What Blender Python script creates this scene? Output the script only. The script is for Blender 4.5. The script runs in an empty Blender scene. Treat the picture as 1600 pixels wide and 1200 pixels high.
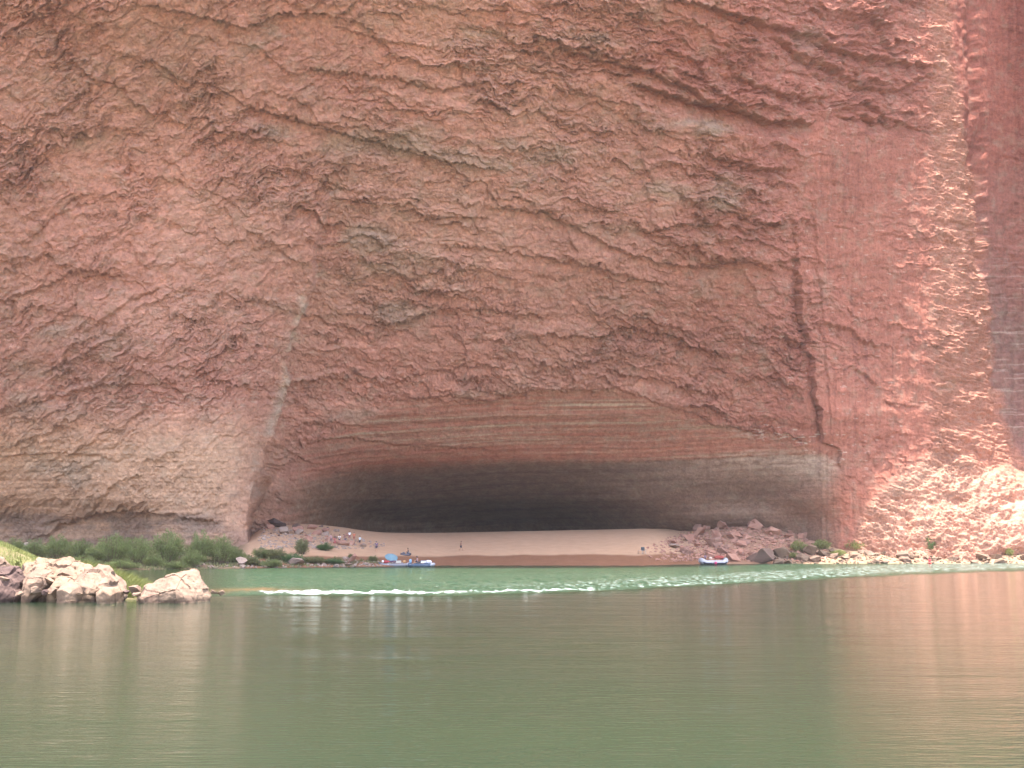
import bpy, bmesh, math, random
import numpy as np
from mathutils import Vector, Matrix, noise as mnoise
R = math.radians
scene = bpy.context.scene
COL = scene.collection
random.seed(7)

# ---------------------------------------------------------------- camera, sky, sun, exposure
F, CH, PITCH = 1715.0, 2.5, math.atan(260 / 1715.0)
cam_d = bpy.data.cameras.new('camera'); cam = bpy.data.objects.new('camera', cam_d); COL.objects.link(cam)
cam_d.sensor_width = 36; cam_d.lens = F / 1600 * 36; cam_d.clip_start = 0.1; cam_d.clip_end = 5000
cam.location = (0, 0, CH); cam.rotation_euler = (math.pi / 2 + PITCH, 0, 0)
scene.camera = cam
SUN = Vector((0.06, -0.12, 0.93)).normalized()
elev = math.asin(SUN.z); azim = math.atan2(SUN.x, SUN.y)
w = bpy.data.worlds.new("World"); scene.world = w; w.use_nodes = True
nt = w.node_tree; bg = nt.nodes['Background']; sky = nt.nodes.new('ShaderNodeTexSky')
sky.sky_type = 'NISHITA'; sky.sun_disc = False; sky.sun_elevation = elev; sky.sun_rotation = azim
sky.air_density = 1.0; sky.dust_density = 4.0; sky.ozone_density = 0.4
nt.links.new(sky.outputs[0], bg.inputs[0]); bg.inputs[1].default_value = 0.15
sl = bpy.data.lights.new('sun', 'SUN'); so = bpy.data.objects.new('sun', sl); COL.objects.link(so)
sl.energy = 3.3; sl.angle = R(0.5); sl.color = (1.0, 0.94, 0.86)
so.rotation_euler = SUN.to_track_quat('Z', 'Y').to_euler(); so.location = (0, 100, 300)
scene.view_settings.view_transform = 'Standard'; scene.view_settings.look = 'None'
scene.view_settings.exposure = 2.42; scene.view_settings.gamma = 1.0
try:
    scene.cycles.max_bounces = 8; scene.cycles.diffuse_bounces = 5; scene.cycles.use_denoising = True
except Exception: pass

CP, SP = math.cos(PITCH), math.sin(PITCH)
def ray(px, py):
    a = (np.asarray(px, float) - 800) / F; b = (600 - np.asarray(py, float)) / F
    return a, CP - b * SP, SP + b * CP          # x, y, z of direction
def P(px, py, Y):
    a, dy, dz = ray(px, py); t = Y / dy
    return a * t, Y + 0 * a, CH + dz * t
def PV(px, py, Y): 
    x, y, z = P(px, py, Y); return Vector((float(x), float(Y), float(z)))

# ---------------------------------------------------------------- numeric noise
def _h(ix, iy, seed):
    h = (ix.astype(np.int64) * 374761393 + iy.astype(np.int64) * 668265263 + seed * 1442695041) & 0xffffffff
    h = ((h ^ (h >> 13)) * 1274126177) & 0xffffffff
    h = ((h ^ (h >> 16)) * 2246822519) & 0xffffffff
    return ((h ^ (h >> 15)) & 0xffffff) / float(0x1000000)
def perlin(x, y, seed=0):
    ix = np.floor(x); iy = np.floor(y); fx = x - ix; fy = y - iy
    sx = fx * fx * fx * (fx * (fx * 6 - 15) + 10); sy = fy * fy * fy * (fy * (fy * 6 - 15) + 10)
    def g(i, j):
        a = _h(ix + i, iy + j, seed) * 6.2831853
        return np.cos(a) * (fx - i) + np.sin(a) * (fy - j)
    return ((g(0, 0) * (1 - sx) + g(1, 0) * sx) * (1 - sy) + (g(0, 1) * (1 - sx) + g(1, 1) * sx) * sy) * 1.5
def fbm(x, y, seed=0, o=4, gain=.5):
    s = 0; a = 1; t = 0
    for i in range(o):
        s = s + perlin(x, y, seed + i * 17) * a; t += a; a *= gain; x = x * 2.03 + 11.3; y = y * 2.03 - 7.1
    return s / t
def ridge(x, y, seed=0, o=4):
    s = 0; a = 1; t = 0
    for i in range(o):
        s = s + (1 - np.abs(perlin(x, y, seed + i * 19)) * 2) * a; t += a; a *= .5; x = x * 2.1 + 3.3; y = y * 2.1 + 1.7
    return s / t
def plates(u, v, seed, tilt=1.0, rnd=.5):
    """broken plates: every cell is a tilted facet whose lower edge stands proud of the one below"""
    iu = np.floor(u); iv = np.floor(v)
    best = np.full(u.shape, 1e9); out = np.zeros(u.shape)
    for i in (-1, 0, 1):
        for j in (-1, 0, 1):
            cu = iu + i; cv = iv + j
            px = cu + .15 + .7 * _h(cu, cv, seed); py = cv + .15 + .7 * _h(cu, cv, seed + 5)
            d = (u - px) ** 2 + (v - py) ** 2
            h = (_h(cu, cv, seed + 9) - .5) * 2 * rnd + (v - py) * tilt + (u - px) * (_h(cu, cv, seed + 13) - .5) * .9
            m = d < best; best = np.where(m, d, best); out = np.where(m, h, out)
    return out
def sst(a, b, x):
    t = np.clip((x - a) / (b - a), 0, 1); return t * t * (3 - 2 * t)
def gauss(px, py, cx, cy, rx, ry): return np.exp(-((px - cx) / rx) ** 2 - ((py - cy) / ry) ** 2)
def lerp(a, b, t): return a + (b - a) * t

# ---------------------------------------------------------------- object helpers
def tag(o, label=None, cat=None, group=None, kind=None):
    if label: o['label'] = label
    if cat: o['category'] = cat
    if group: o['group'] = group
    if kind: o['kind'] = kind
    return o
def link(name, me, mat=None, parent=None, loc=None):
    o = bpy.data.objects.new(name, me); COL.objects.link(o)
    if mat is not None and me is not None:
        me.materials.clear(); me.materials.append(mat)
    if parent: o.parent = parent
    if loc is not None: o.location = loc
    return o
def empty(name, loc, rz=0):
    o = bpy.data.objects.new(name, None); COL.objects.link(o); o.location = loc; o.rotation_euler = (0, 0, rz); return o
def grid_mesh(name, X, Y, Z, attrs={}, cols={}, smooth=True):
    nr, nc = X.shape; n = nr * nc
    co = np.stack([X, Y, Z], -1).reshape(-1, 3).astype(np.float32)
    idx = np.arange(n, dtype=np.int32).reshape(nr, nc)
    q = np.stack([idx[:-1, :-1], idx[1:, :-1], idx[1:, 1:], idx[:-1, 1:]], -1).reshape(-1, 4)
    me = bpy.data.meshes.new(name); me.vertices.add(n); me.vertices.foreach_set('co', co.ravel())
    me.loops.add(q.size); me.loops.foreach_set('vertex_index', q.ravel())
    me.polygons.add(len(q)); me.polygons.foreach_set('loop_start', np.arange(0, q.size, 4, dtype=np.int32))
    me.polygons.foreach_set('use_smooth', np.full(len(q), smooth, dtype=bool))
    for k, v in attrs.items():
        a = me.attributes.new(k, 'FLOAT', 'POINT'); a.data.foreach_set('value', np.ascontiguousarray(v, dtype=np.float32).ravel())
    for k, v in cols.items():
        a = me.attributes.new(k, 'FLOAT_COLOR', 'POINT')
        c = np.concatenate([v, np.ones(v.shape[:-1] + (1,))], -1).astype(np.float32); a.data.foreach_set('color', c.ravel())
    me.update(calc_edges=True); me.validate(); return me

# ---------------------------------------------------------------- materials
def new_mat(name):
    m = bpy.data.materials.new(name); m.use_nodes = True; n = m.node_tree.nodes; l = m.node_tree.links
    return m, n, l, n['Principled BSDF']
def nz(n, l, scale, detail=5, rough=.6, vec=None, sc=None, dist=0):
    t = n.new('ShaderNodeTexNoise'); t.inputs['Scale'].default_value = scale; t.inputs['Detail'].default_value = detail
    t.inputs['Roughness'].default_value = rough; t.inputs['Distortion'].default_value = dist
    if vec is None:
        tc = n.new('ShaderNodeTexCoord'); vec = tc.outputs['Object']
    if sc:
        mp = n.new('ShaderNodeMapping'); mp.inputs['Scale'].default_value = sc; l.new(vec, mp.inputs['Vector']); vec = mp.outputs[0]
    l.new(vec, t.inputs['Vector']); return t.outputs['Fac']
def rng(n, l, x, a, b, c, d):
    m = n.new('ShaderNodeMapRange'); l.new(x, m.inputs[0])
    for i, v in enumerate((a, b, c, d)): m.inputs[i + 1].default_value = v
    return m.outputs[0]
def mix(n, l, fac, a, b, mode='MIX'):
    m = n.new('ShaderNodeMix'); m.data_type = 'RGBA'; m.blend_type = mode
    for k, v in ((0, fac), (6, a), (7, b)):
        if hasattr(v, 'is_linked') or isinstance(v, bpy.types.NodeSocket): l.new(v, m.inputs[k])
        else: m.inputs[k].default_value = v if k == 0 else (*v, 1)
    return m.outputs[2]
def math_(n, l, op, a, b=None):
    m = n.new('ShaderNodeMath'); m.operation = op
    for k, v in ((0, a), (1, b)):
        if v is None: continue
        if isinstance(v, bpy.types.NodeSocket): l.new(v, m.inputs[k])
        else: m.inputs[k].default_value = v
    return m.outputs[0]
def bump(n, l, p, h, strength, dist):
    b = n.new('ShaderNodeBump'); b.inputs['Strength'].default_value = strength; b.inputs['Distance'].default_value = dist
    l.new(h, b.inputs['Height']); l.new(b.outputs[0], p.inputs['Normal']); return b
def simple(name, col, rough=.6, var=.25, scale=6, bumps=.0, metal=0):
    m, n, l, p = new_mat(name); f = nz(n, l, scale)
    c = mix(n, l, rng(n, l, f, .3, .7, 0, 1), tuple(x * (1 - var) for x in col), tuple(min(1, x * (1 + var)) for x in col))
    l.new(c, p.inputs['Base Color']); p.inputs['Roughness'].default_value = rough; p.inputs['Metallic'].default_value = metal
    if bumps: bump(n, l, p, f, .6, bumps)
    return m

# cliff rock: colour comes from its vertex colours (strata, stains, some painted sun and shade), fine grain from noise
mcl, n, l, p = new_mat('redwall_rock')
at = n.new('ShaderNodeAttribute'); at.attribute_name = 'rock'
f1 = nz(n, l, 1.6, 8, .7); f2 = nz(n, l, .35, 6, .65)
c = mix(n, l, 1.0, at.outputs['Color'], mix(n, l, rng(n, l, f1, .3, .7, 0, 1), (.72, .70, .69), (1.26, 1.26, 1.26)), 'MULTIPLY')
c = mix(n, l, rng(n, l, f2, .5, .72, 0, .30), c, (.34, .30, .22))
l.new(c, p.inputs['Base Color']); p.inputs['Roughness'].default_value = .92; p.inputs['Specular IOR Level'].default_value = .2
f3 = nz(n, l, 4.5, 5, .75); bump(n, l, p, math_(n, l, 'ADD', f1, math_(n, l, 'MULTIPLY', f3, .45)), .75, .5)

# ---------------------------------------------------------------- the shore
_sx = [-700, -300, 0, 200, 300, 400, 600, 700, 1000, 1060, 1220, 1600, 2300]
_sy = [ 894, 892, 891, 890, 889, 888, 885.5, 884, 884, 882.2, 881, 880.5, 880]
def shoreY(px): return (F / CP ** 2) * CH / (np.interp(px, _sx, _sy) - 860)
def ground_z(x, y):
    x = np.asarray(x, float); y = np.asarray(y, float)
    px = 800 + F * CP * x / np.maximum(y, 1)
    sh = shoreY(px) + fbm(x * .12, y * .02, 91, 3) * 1.5
    d = y - sh
    crest = np.interp(px, [-400, 380, 420, 600, 820, 1060, 1180, 1300, 1600], [3.2, 3.4, 6.4, 6.0, 6.6, 7.3, 7.8, 6.5, 3.5])
    run = np.interp(px, [-400, 330, 420, 600, 800, 1060, 1200, 1600], [34, 36, 52, 56, 55, 55, 40, 26])
    t = np.clip(d / run, 0, 1)
    z = crest * (1.35 * t - .35 * t ** 2.6) / 1.0
    z = np.where(d < 0, d * .10, z)
    # rubble mounds
    def mound(cx, cy, rx, ry, h): 
        return h * np.exp(-((px - cx) / rx) ** 2 - ((y - cy) / ry) ** 2)
    z = z + mound(1170, 232, 75, 12, 1.6) + mound(500, 222, 75, 14, 1.2) + mound(430, 235, 60, 16, 1.4)
    z = z + np.where(d > 0, 1, 0) * fbm(x * .35, y * .35, 77, 4) * (.05 + .35 * sst(1050, 1120, px) + .3 * (1 - sst(380, 420, px)))
    return np.maximum(z, -2.5)
_HY = np.arange(120, 330, .4)
def hit(px, py):
    a, dy, dz = ray(px, py); X_ = a * _HY / dy; G = ground_z(X_, _HY); k = np.argmax(CH + dz * _HY / dy <= G)
    if CH + dz * _HY[-1] / dy > G[-1] and k == 0: k = len(_HY) - 1
    return Vector((float(X_[k]), float(_HY[k]), float(G[k])))
def pix(p_):
    return 800 + F * CP * p_[0] / p_[1]

# ---------------------------------------------------------------- the cliff
def seg_interp(cols, rows, T, px, py):
    T = np.array(T, float); ci = np.interp(px, cols, np.arange(len(cols))); ri = np.interp(py, rows, np.arange(len(rows)))
    def cr(A, ax, i):     # monotone-ish Catmull-Rom weights
        n_ = A.shape[ax]; k = np.clip(np.floor(i).astype(int), 0, n_ - 2); return k, i - k
    kc, fc = cr(T, 1, ci); kr, fr = cr(T, 0, ri)
    def w4(f): return (-.5 * f + f * f - .5 * f ** 3, 1 - 2.5 * f * f + 1.5 * f ** 3, .5 * f + 2 * f * f - 1.5 * f ** 3, -.5 * f * f + .5 * f ** 3)
    wc = w4(fc); wr = w4(fr); out = 0
    for a in range(4):
        r_ = np.clip(kr - 1 + a, 0, T.shape[0] - 1)
        for b in range(4):
            c_ = np.clip(kc - 1 + b, 0, T.shape[1] - 1); out = out + T[r_, c_] * wr[a] * wc[b]
    return out
rows = [-400, 0, 200, 400, 550, 650, 720, 780, 815, 860, 900]
colsB = [360, 480, 600, 800, 1000, 1180, 1250, 1310, 1400, 1460, 1500, 1545, 1600, 1750, 2000]
TB = [
 [134,137,139,141,143,154,174,192,204,222,229,232,226,216,200],  # unseen top row, overhang shaped to cast shade on sand and bank
 [154,158,160,163,165,175,186,197,211,225,231,238,234,224,208],
 [169,172,175,177,180,186,196,204,216,227,232,241,241,231,215],
 [181,187,191,193,195,199,207,213,220,228,232,243,246,237,222],
 [194,201,206,208,210,211,213,217,223,228,231,244,249,242,230],
 [203,210,216,219,220,219,217,218,224,229,231,242,248,242,232],
 [208,216,226,230,229,225,222,221,225,229,230,238,246,241,232],
 [211,220,249,256,239,233,226,222,223,224,225,227,237,238,231],
 [213,223,272,288,249,234,230,223,221,220,221,223,228,234,229],
 [213,224,268,294,258,241,231,222,218,217,217,218,221,224,227],
 [213,224,268,294,258,241,231,222,216,214,214,215,217,220,225]]
colsA = [-400, 0, 100, 200, 270, 340, 400, 520]
TA = [
 [128,129,130,130,131,133,135,138],
 [147,149,150,151,152,154,156,159],
 [158,161,164,166,168,169,171,174],
 [170,173,176,178,179,181,183,188],
 [179,182,184,184,185,188,192,200],
 [187,189,190,189,189,191,197,210],
 [193,196,195,191,190,191,198,214],
 [199,202,200,193,191,191,196,212],
 [204,207,205,199,192,191,194,208],
 [206,208,206,201,192,190,192,205],
 [206,208,206,201,192,190,192,205]]
def edges(a, b, m, e0, e1, c0, c1):  # denser inside the picture, coarser beyond it
    return np.concatenate([np.arange(a, e0, c0), np.arange(e0, e1, m), np.arange(e1, b + c1, c1)])
gx = edges(-420, 2000, 1.25, -30, 1630, 5, 5); gy = edges(-380, 900, 1.25, -15, 875, 6, 5)
PX, PY = np.meshgrid(gx, gy)
def base_depth(px, py):
    xe = np.interp(py, [400, 480, 560, 640, 720, 760, 800, 830, 860], [520, 480, 460, 440, 424, 408, 393, 387, 388])
    wd = np.interp(py, [400, 560, 640, 720, 760, 800, 830], [160, 110, 80, 34, 16, 7, 4])
    s = sst(-1, 1, (px - xe) / wd)
    return seg_interp(colsA, rows, TA, px, py) * (1 - s) + seg_interp(colsB, rows, TB, px, py) * s, s
D0, S_in = base_depth(PX, PY)
U = PX / 9.2; V = PY / 9.2
# region masks
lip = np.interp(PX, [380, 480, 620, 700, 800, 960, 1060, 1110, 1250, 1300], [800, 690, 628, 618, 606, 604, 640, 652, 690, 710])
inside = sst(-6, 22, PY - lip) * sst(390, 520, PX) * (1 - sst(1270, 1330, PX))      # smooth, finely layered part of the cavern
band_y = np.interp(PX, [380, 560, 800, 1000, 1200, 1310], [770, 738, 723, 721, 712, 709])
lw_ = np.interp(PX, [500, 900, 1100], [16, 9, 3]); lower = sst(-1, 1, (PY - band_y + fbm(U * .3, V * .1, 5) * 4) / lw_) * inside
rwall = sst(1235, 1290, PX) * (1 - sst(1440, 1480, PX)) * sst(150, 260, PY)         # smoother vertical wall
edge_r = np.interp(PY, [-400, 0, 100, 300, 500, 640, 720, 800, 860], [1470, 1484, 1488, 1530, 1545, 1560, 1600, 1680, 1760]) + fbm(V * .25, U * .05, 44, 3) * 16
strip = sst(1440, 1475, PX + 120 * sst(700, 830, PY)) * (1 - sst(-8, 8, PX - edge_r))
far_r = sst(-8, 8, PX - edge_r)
left = (1 - sst(380, 560, PX + (PY - 500) * .25))
# ledges traced from the photograph: (polyline, depth in metres, fade in pixels)
LEDGES = [
 ([(235, 8), (300, 22), (385, 42), (440, 25), (500, 20)], 2.2, 60), ([(225, 88), (245, 96), (282, 125)], 1.6, 34),
 ([(385, 168), (440, 182), (500, 196), (560, 214), (620, 232), (700, 252), (760, 262)], 2.2, 46),
 ([(470, 322), (490, 330), (506, 352), (530, 352)], 2.6, 42), ([(400, 272), (450, 262), (500, 280), (560, 300)], 1.2, 40),
 ([(500, 110), (560, 118), (620, 122), (690, 140), (740, 130)], 1.6, 40), ([(520, 40), (600, 62), (680, 72)], 1.2, 30),
 ([(880, 76), (930, 92), (1000, 104), (1060, 128), (1120, 165)], 2.8, 50),
 ([(1000, 132), (1080, 158), (1150, 168), (1200, 188), (1256, 190)], 3.6, 46), ([(1096, 240), (1130, 246), (1190, 262), (1230, 262)], 1.5, 28),
 ([(1060, 0), (1130, 14), (1200, 38), (1280, 58), (1325, 82), (1400, 96), (1446, 102)], 2.4, 36),
 ([(1290, 96), (1340, 132), (1400, 142), (1444, 118)], 1.6, 30), ([(1330, 172), (1360, 184), (1395, 176)], 1.0, 16),
 ([(1210, 60), (1260, 92), (1320, 112)], 1.6, 30), ([(1150, 120), (1200, 142), (1260, 152), (1290, 150)], 1.6, 30),
 ([(1040, 250), (1100, 262), (1150, 290)], .9, 22), ([(1000, 360), (1070, 350), (1150, 352), (1170, 366)], 1.5, 24),
 ([(780, 326), (850, 332), (950, 380), (1000, 402), (1080, 420), (1120, 412)], 2.0, 34), ([(640, 350), (700, 338), (760, 340)], 1.2, 26),
 ([(700, 380), (780, 392), (850, 402), (930, 420), (1020, 440)], 1.5, 30), ([(560, 516), (640, 500), (700, 480), (760, 484), (850, 492)], 1.6, 34),
 ([(850, 520), (940, 526), (960, 512), (1040, 520), (1100, 548)], 2.2, 42), ([(960, 580), (1010, 588), (1060, 600), (1110, 612)], 1.6, 30),
 ([(610, 592), (680, 582), (740, 568), (780, 570)], 1.4, 20), ([(620, 626), (700, 616), (768, 626), (800, 612), (860, 606), (960, 604), (1060, 640), (1110, 652)], 1.1, 50),
 ([(440, 600), (520, 590), (600, 600)], 1.0, 30), ([(470, 690), (540, 684), (640, 696), (760, 700)], .7, 20),
 ([(380, 735), (560, 738), (800, 723), (1000, 721), (1200, 712), (1312, 710)], .25, 30),
 ([(70, 838), (100, 816), (150, 802), (220, 798), (290, 806), (330, 812)], 1.5, 60), ([(0, 470), (60, 450), (120, 420), (180, 430)], 1.4, 46),
 ([(0, 640), (80, 620), (160, 600), (250, 600)], 1.3, 50), ([(0, 712), (100, 706), (180, 716)], 1.0, 40), ([(40, 380), (90, 330), (130, 300)], 1.3, 40),
 ([(130, 520), (200, 470), (250, 450)], 1.2, 44), ([(250, 604), (290, 610)], 1.0, 14), ([(1285, 505), (1322, 512), (1352, 536), (1366, 540)], 1.2, 60),
 ([(1330, 576), (1350, 584), (1372, 606)], .9, 20), ([(1375, 622), (1400, 634), (1436, 636)], .6, 12), ([(1355, 690), (1400, 676), (1425, 680)], .6, 12),
 ([(1300, 352), (1330, 356)], .6, 10), ([(1380, 364), (1415, 368)], .6, 10), ([(1560, 240), (1600, 250)], .5, 10),
]
D = np.zeros_like(PX)
jag = fbm(U * .55, V * .2, 31, 5, .6) * 19
jag2 = fbm(U * 2.2, V * .6, 37, 3) * 3.5
for k, (pl, dep, fade) in enumerate(LEDGES):
    dep = dep * (.62 if pl[0][0] > 900 else .5); fade = fade * .8
    xs = [q[0] for q in pl]; ys = [q[1] for q in pl]
    yl = np.interp(PX, xs, ys) + jag * (.6 if dep > .6 else .25) + jag2
    ext = 30 if dep > .6 else 6
    mx = sst(xs[0] - ext, xs[0] + 10, PX) * (1 - sst(xs[-1] - 10, xs[-1] + ext, PX))
    t = (PY - yl) / fade
    rec = np.clip(1 - np.maximum(t, 0), 0, 1) ** 1.3; blg = np.clip(1 + np.minimum(t, 0) * .7, 0, 1) ** 2
    D += mx * (-rec * sst(-.5, 3, PY - yl) * dep + blg * (1 - sst(-2, 2, PY - yl)) * dep * .45)
# vertical corner on the right of the alcove
cx = np.interp(PY, [200, 260, 400, 480, 600, 690, 700, 712], [1252, 1240, 1240, 1250, 1272, 1284, 1306, 1316]) + fbm(V * .35, U * .1, 8, 4) * 15
ex_ = np.interp(PY, [300, 345, 420, 520, 640, 740], [520, 498, 492, 462, 436, 404]) + fbm(V * .2, U * .05, 28, 4) * 16
D += sst(300, 350, PY) * (1 - sst(720, 780, PY)) * np.where(PX > ex_, -1.9 * np.exp(-np.clip(PX - ex_, 0, None) / 70) * sst(0, 9, PX - ex_), .5 * np.exp(-np.clip(ex_ - PX, 0, None) / 40))
tt = (PX - cx) / 46
D += sst(330, 450, PY) * (1 - sst(708, 740, PY)) * (np.where(tt > 0, .8 * np.exp(-tt * .6), -1.0 * np.exp(tt * 5.5)) * (.6 + 1.2 * np.clip(fbm(V * .15, U * .02, 18, 3) + .3, 0, 1)) )
cx2 = np.interp(PY, [300, 690], [1268, 1298]) + fbm(V * .4, U * .1, 12, 3) * 6
D += sst(300, 360, PY) * (1 - sst(640, 700, PY)) * np.where(PX > cx2, .25 * np.exp(-(PX - cx2) / 40), -.2 * np.exp((PX - cx2) / 8))
# far right wall: vertical cracks
for xx, y0, y1, dd in ((1520, -50, 330, 1.4), (1532, 200, 420, 1.8), (1578, 330, 520, .8), (1507, -100, 90, .8), (1590, 480, 700, .9), (1556, 560, 740, .8)):
    c_ = xx + fbm(V * .3, U * .0, 50 + xx, 3) * 10
    D -= dd * np.exp(-((PX - c_) / 7) ** 2) * sst(y0 - 30, y0 + 30, PY) * (1 - sst(y1 - 30, y1 + 30, PY))
def rot(u, v, deg):
    a = R(deg); return u * math.cos(a) + v * math.sin(a), -u * math.sin(a) + v * math.cos(a)
wu = fbm(U * .18, V * .18, 201, 5, .6) * 3.2; wv = fbm(U * .18, V * .18, 301, 5, .6) * 3.2
wu2 = fbm(U * .9, V * .9, 211, 4, .6) * .75; wv2 = fbm(U * .9, V * .9, 311, 4, .6) * .5
def flakes(deg, s, tilt=1., el=1.):
    u, v = rot(U, V, deg); u = u / el
    u = u + wu + wu2; v = v + wv + wv2
    amt = sst(-.25, .3, fbm(U * .05, V * .06, 401 + s, 3))
    amt2 = sst(-.2, .3, fbm(U * .12, V * .14, 421 + s, 3))
    cr = lambda a, b, sd, w_, m_: np.exp(-(perlin(a, b, sd) / w_) ** 2) * sst(-.05, .25, fbm(U * .1, V * .12, sd + 3, 3) + m_)
    M = .55 + .95 * sst(-.22, .30, fbm(U * .045, V * .055, 431 + s, 3))
    return M * (plates(u / 15, v / 6.5, 500 + s, 1.0 * tilt, .4) * .75 * (.3 + .7 * amt) + plates(u / 6, v / 2.1, 510 + s, 1.2 * tilt, .35) * .55 * (.25 + .75 * amt2)
            + plates(u / 2.6, v / .9, 520 + s, 1.2 * tilt, .4) * .40 * (.3 + .7 * amt) + plates(u / 1.1, v / .42, 530 + s, 1.1, .4) * .26 * (.4 + .6 * amt2)
            - cr(u / 9, v / 2.2, 540 + s, 0.035, 0) * .3 - cr(u / 4, v / 1.2, 550 + s, .05, .05) * .2)
fl_c = flakes(8, 0); fl_l = flakes(-38, 40, .95, 1.5); fl_s = flakes(14, 80)
fine = ridge(U * .9 + wu2, V * 1.5 + wv2, 61, 4) * .06 + fbm(U * .35, V * .45, 62, 4) * .5
ul, vl = rot(U, V, -38)
slant = fbm(ul * .16 + wu * .2, vl * .75 + wv * .5, 65, 4) * .9
low_l = left * sst(600, 720, PY)
um, vm = rot(U + wu, V + wv, 20)
macro = (plates(um / 30, vm / 17, 601, .9, .5) * .5 + plates(um / 13 + 3, vm / 8, 603, .8, .4) * .5) * (1 - inside) * (1 - .8 * rwall) * (1 - far_r) * (1 - strip) * (1 - low_l * .9)
strata = fbm(U * .03, (PY - band_y) / 9.2 * 1.3, 71, 4, .6) * .40
D += macro
rgh = (1 - .93 * inside) * (1 - .72 * rwall) * (1 - .8 * far_r) * (1 - .45 * strip * (1 - sst(650, 760, PY)))
rgh *= 1 - .4 * sst(760, 800, PY) * (1 - sst(385, 400, PX))* sst(200, 300, PX)
mound_r = sst(1320, 1380, PX) * sst(-20, 20, PY - np.interp(PX, [1320, 1345, 1400, 1470, 1600], [850, 800, 750, 705, 760]))
D += (fl_c * (1 - left) + (fl_l * .85 + slant * .45) * left) * rgh * (1 - .45 * low_l) * (1 - .8 * mound_r) + fine * (.35 + .65 * rgh)
D += strata * (inside * (.8 - .3 * lower) + .6 * low_l + .5 * far_r * sst(250, 420, PY))
vstr = fbm(U * 1.1, V * .07, 81, 4) * .45
D += vstr * (rwall * .8 + far_r * .8 + strip * .3)
# knobbly, ledgy ground of the lit buttress and its foot
uu, vv = rot(U, V, 18)
D += (strip * .9 + mound_r * .7) * (plates(uu / 1.5 + wu2 * .25, vv / .8 + wv2 * .25, 700, -1.1, .5) * .34 + plates(uu / .8, vv / .38, 710, -1., .45) * .2 + fbm(U * .3, V * .3, 720, 4) * 1.0 + plates(uu / 6, vv / 3.2, 705, -.6, .5) * .5)
D -= gauss(PX, PY, 1420, 800, 10, 30) * 1.5 + gauss(PX, PY, 1585, 868, 40, 13) * 3.0 + gauss(PX, PY, 1568, 785, 14, 8) * 1.4
D *= 1 - .6 * sst(820, 860, PY) * (1 - sst(1290, 1340, PX)) * sst(560, 600, PX)
X0, Y0, Z0 = P(PX, PY, D0)
# smooth normals of the base sheet, facing the river
def grad(A): return np.gradient(A, gy, gx)
gy0 = [grad(A) for A in (X0, Y0, Z0)]
tu = np.stack([g[1] for g in gy0], -1); tv = np.stack([g[0] for g in gy0], -1)
N = np.cross(tu, tv); N /= np.linalg.norm(N, axis=-1, keepdims=True) + 1e-9
N *= np.where(N[..., 1:2] > 0, -1, 1)
k_ = .5; N[..., 1] -= k_; N /= np.linalg.norm(N, axis=-1, keepdims=True)
XC = X0 + N[..., 0] * D; YC = Y0 + N[..., 1] * D; ZC = Z0 + N[..., 2] * D
# rock colours (strata, lichen, mineral stains, plus sun and shade painted in places)
def C(*v): return np.array(v)
def mixc(A, B, t): return A + (B - A) * np.clip(t, 0, 1)[..., None]
big = fbm(U * .035, V * .05, 801, 4); med = fbm(U * .12, V * .22, 811, 5); sml = fbm(U * .6, V * 1.1, 821, 4)
Cc = np.broadcast_to(C(.45, .222, .164), PX.shape + (3,)).copy()
Cc = mixc(Cc, C(.465, .258, .188), sst(-.3, .35, big) * .7)
Cc = mixc(Cc, C(.31, .112, .078), sst(820, 1290, PX + big * 260) * .9)
Cc = mixc(Cc, C(.50, .315, .205), low_l * .9)
green = sum(gauss(PX, PY, *g) * a for g, a in (((580, 385, 60, 40), 1.1), ((400, 80, 70, 60), .7), ((610, 500, 90, 30), .8), ((540, 290, 60, 40), .5),
    ((560, 215, 200, 34), .8), ((780, 250, 160, 30), .8), ((950, 290, 200, 36), .45), ((1080, 300, 100, 60), .35), ((760, 60, 100, 40), .5), ((1160, 300, 70, 60), .25),
    ((1000, 60, 180, 30), .5), ((1080, 200, 120, 24), .6), ((180, 560, 160, 60), .45), ((60, 620, 120, 70), .6), ((100, 730, 120, 60), .6), ((700, 420, 140, 50), .45), ((600, 650, 120, 20), .7), ((1180, 440, 60, 60), .6), ((90, 480, 120, 60), .4)))
Cc = mixc(Cc, C(.335, .26, .195), sst(.3, .9, green * (.9 + 1.3 * med)) * .52)
Cc = mixc(Cc, C(.34, .25, .19), sst(.18, .5, med) * .3 * (1 - rwall))
streak_x = np.interp(PY, [400, 470, 600, 700, 790], [520, 470, 440, 405, 392])
Cc = mixc(Cc, C(.45, .36, .28), gauss(PX, 0, streak_x + med * 26, 0, 11, 1) * sst(400, 450, PY) * (1 - sst(740, 790, PY)) * sst(-.25, .2, med + sml * .3) * .8)
Cc = mixc(Cc, C(.62, .52, .43), sst(.28, .5, fbm(U * .5, V * 3, 831, 4) + gauss(PX, PY, 240, 625, 170, 22) * .25 + gauss(PX, PY, 1160, 682, 130, 14) * .35 + gauss(PX, PY, 1230, 722, 80, 12) * .35 - .06) * (.35 + .5 * gauss(PX, PY, 1180, 700, 150, 40)))
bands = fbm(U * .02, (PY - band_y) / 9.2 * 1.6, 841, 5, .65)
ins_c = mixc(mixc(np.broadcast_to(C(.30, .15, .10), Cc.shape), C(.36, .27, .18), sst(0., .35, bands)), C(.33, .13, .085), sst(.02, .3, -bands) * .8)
ins_c = mixc(ins_c, C(.36, .15, .10), gauss(0, PY - band_y, 0, -16, 1, 14) * .7)
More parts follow.
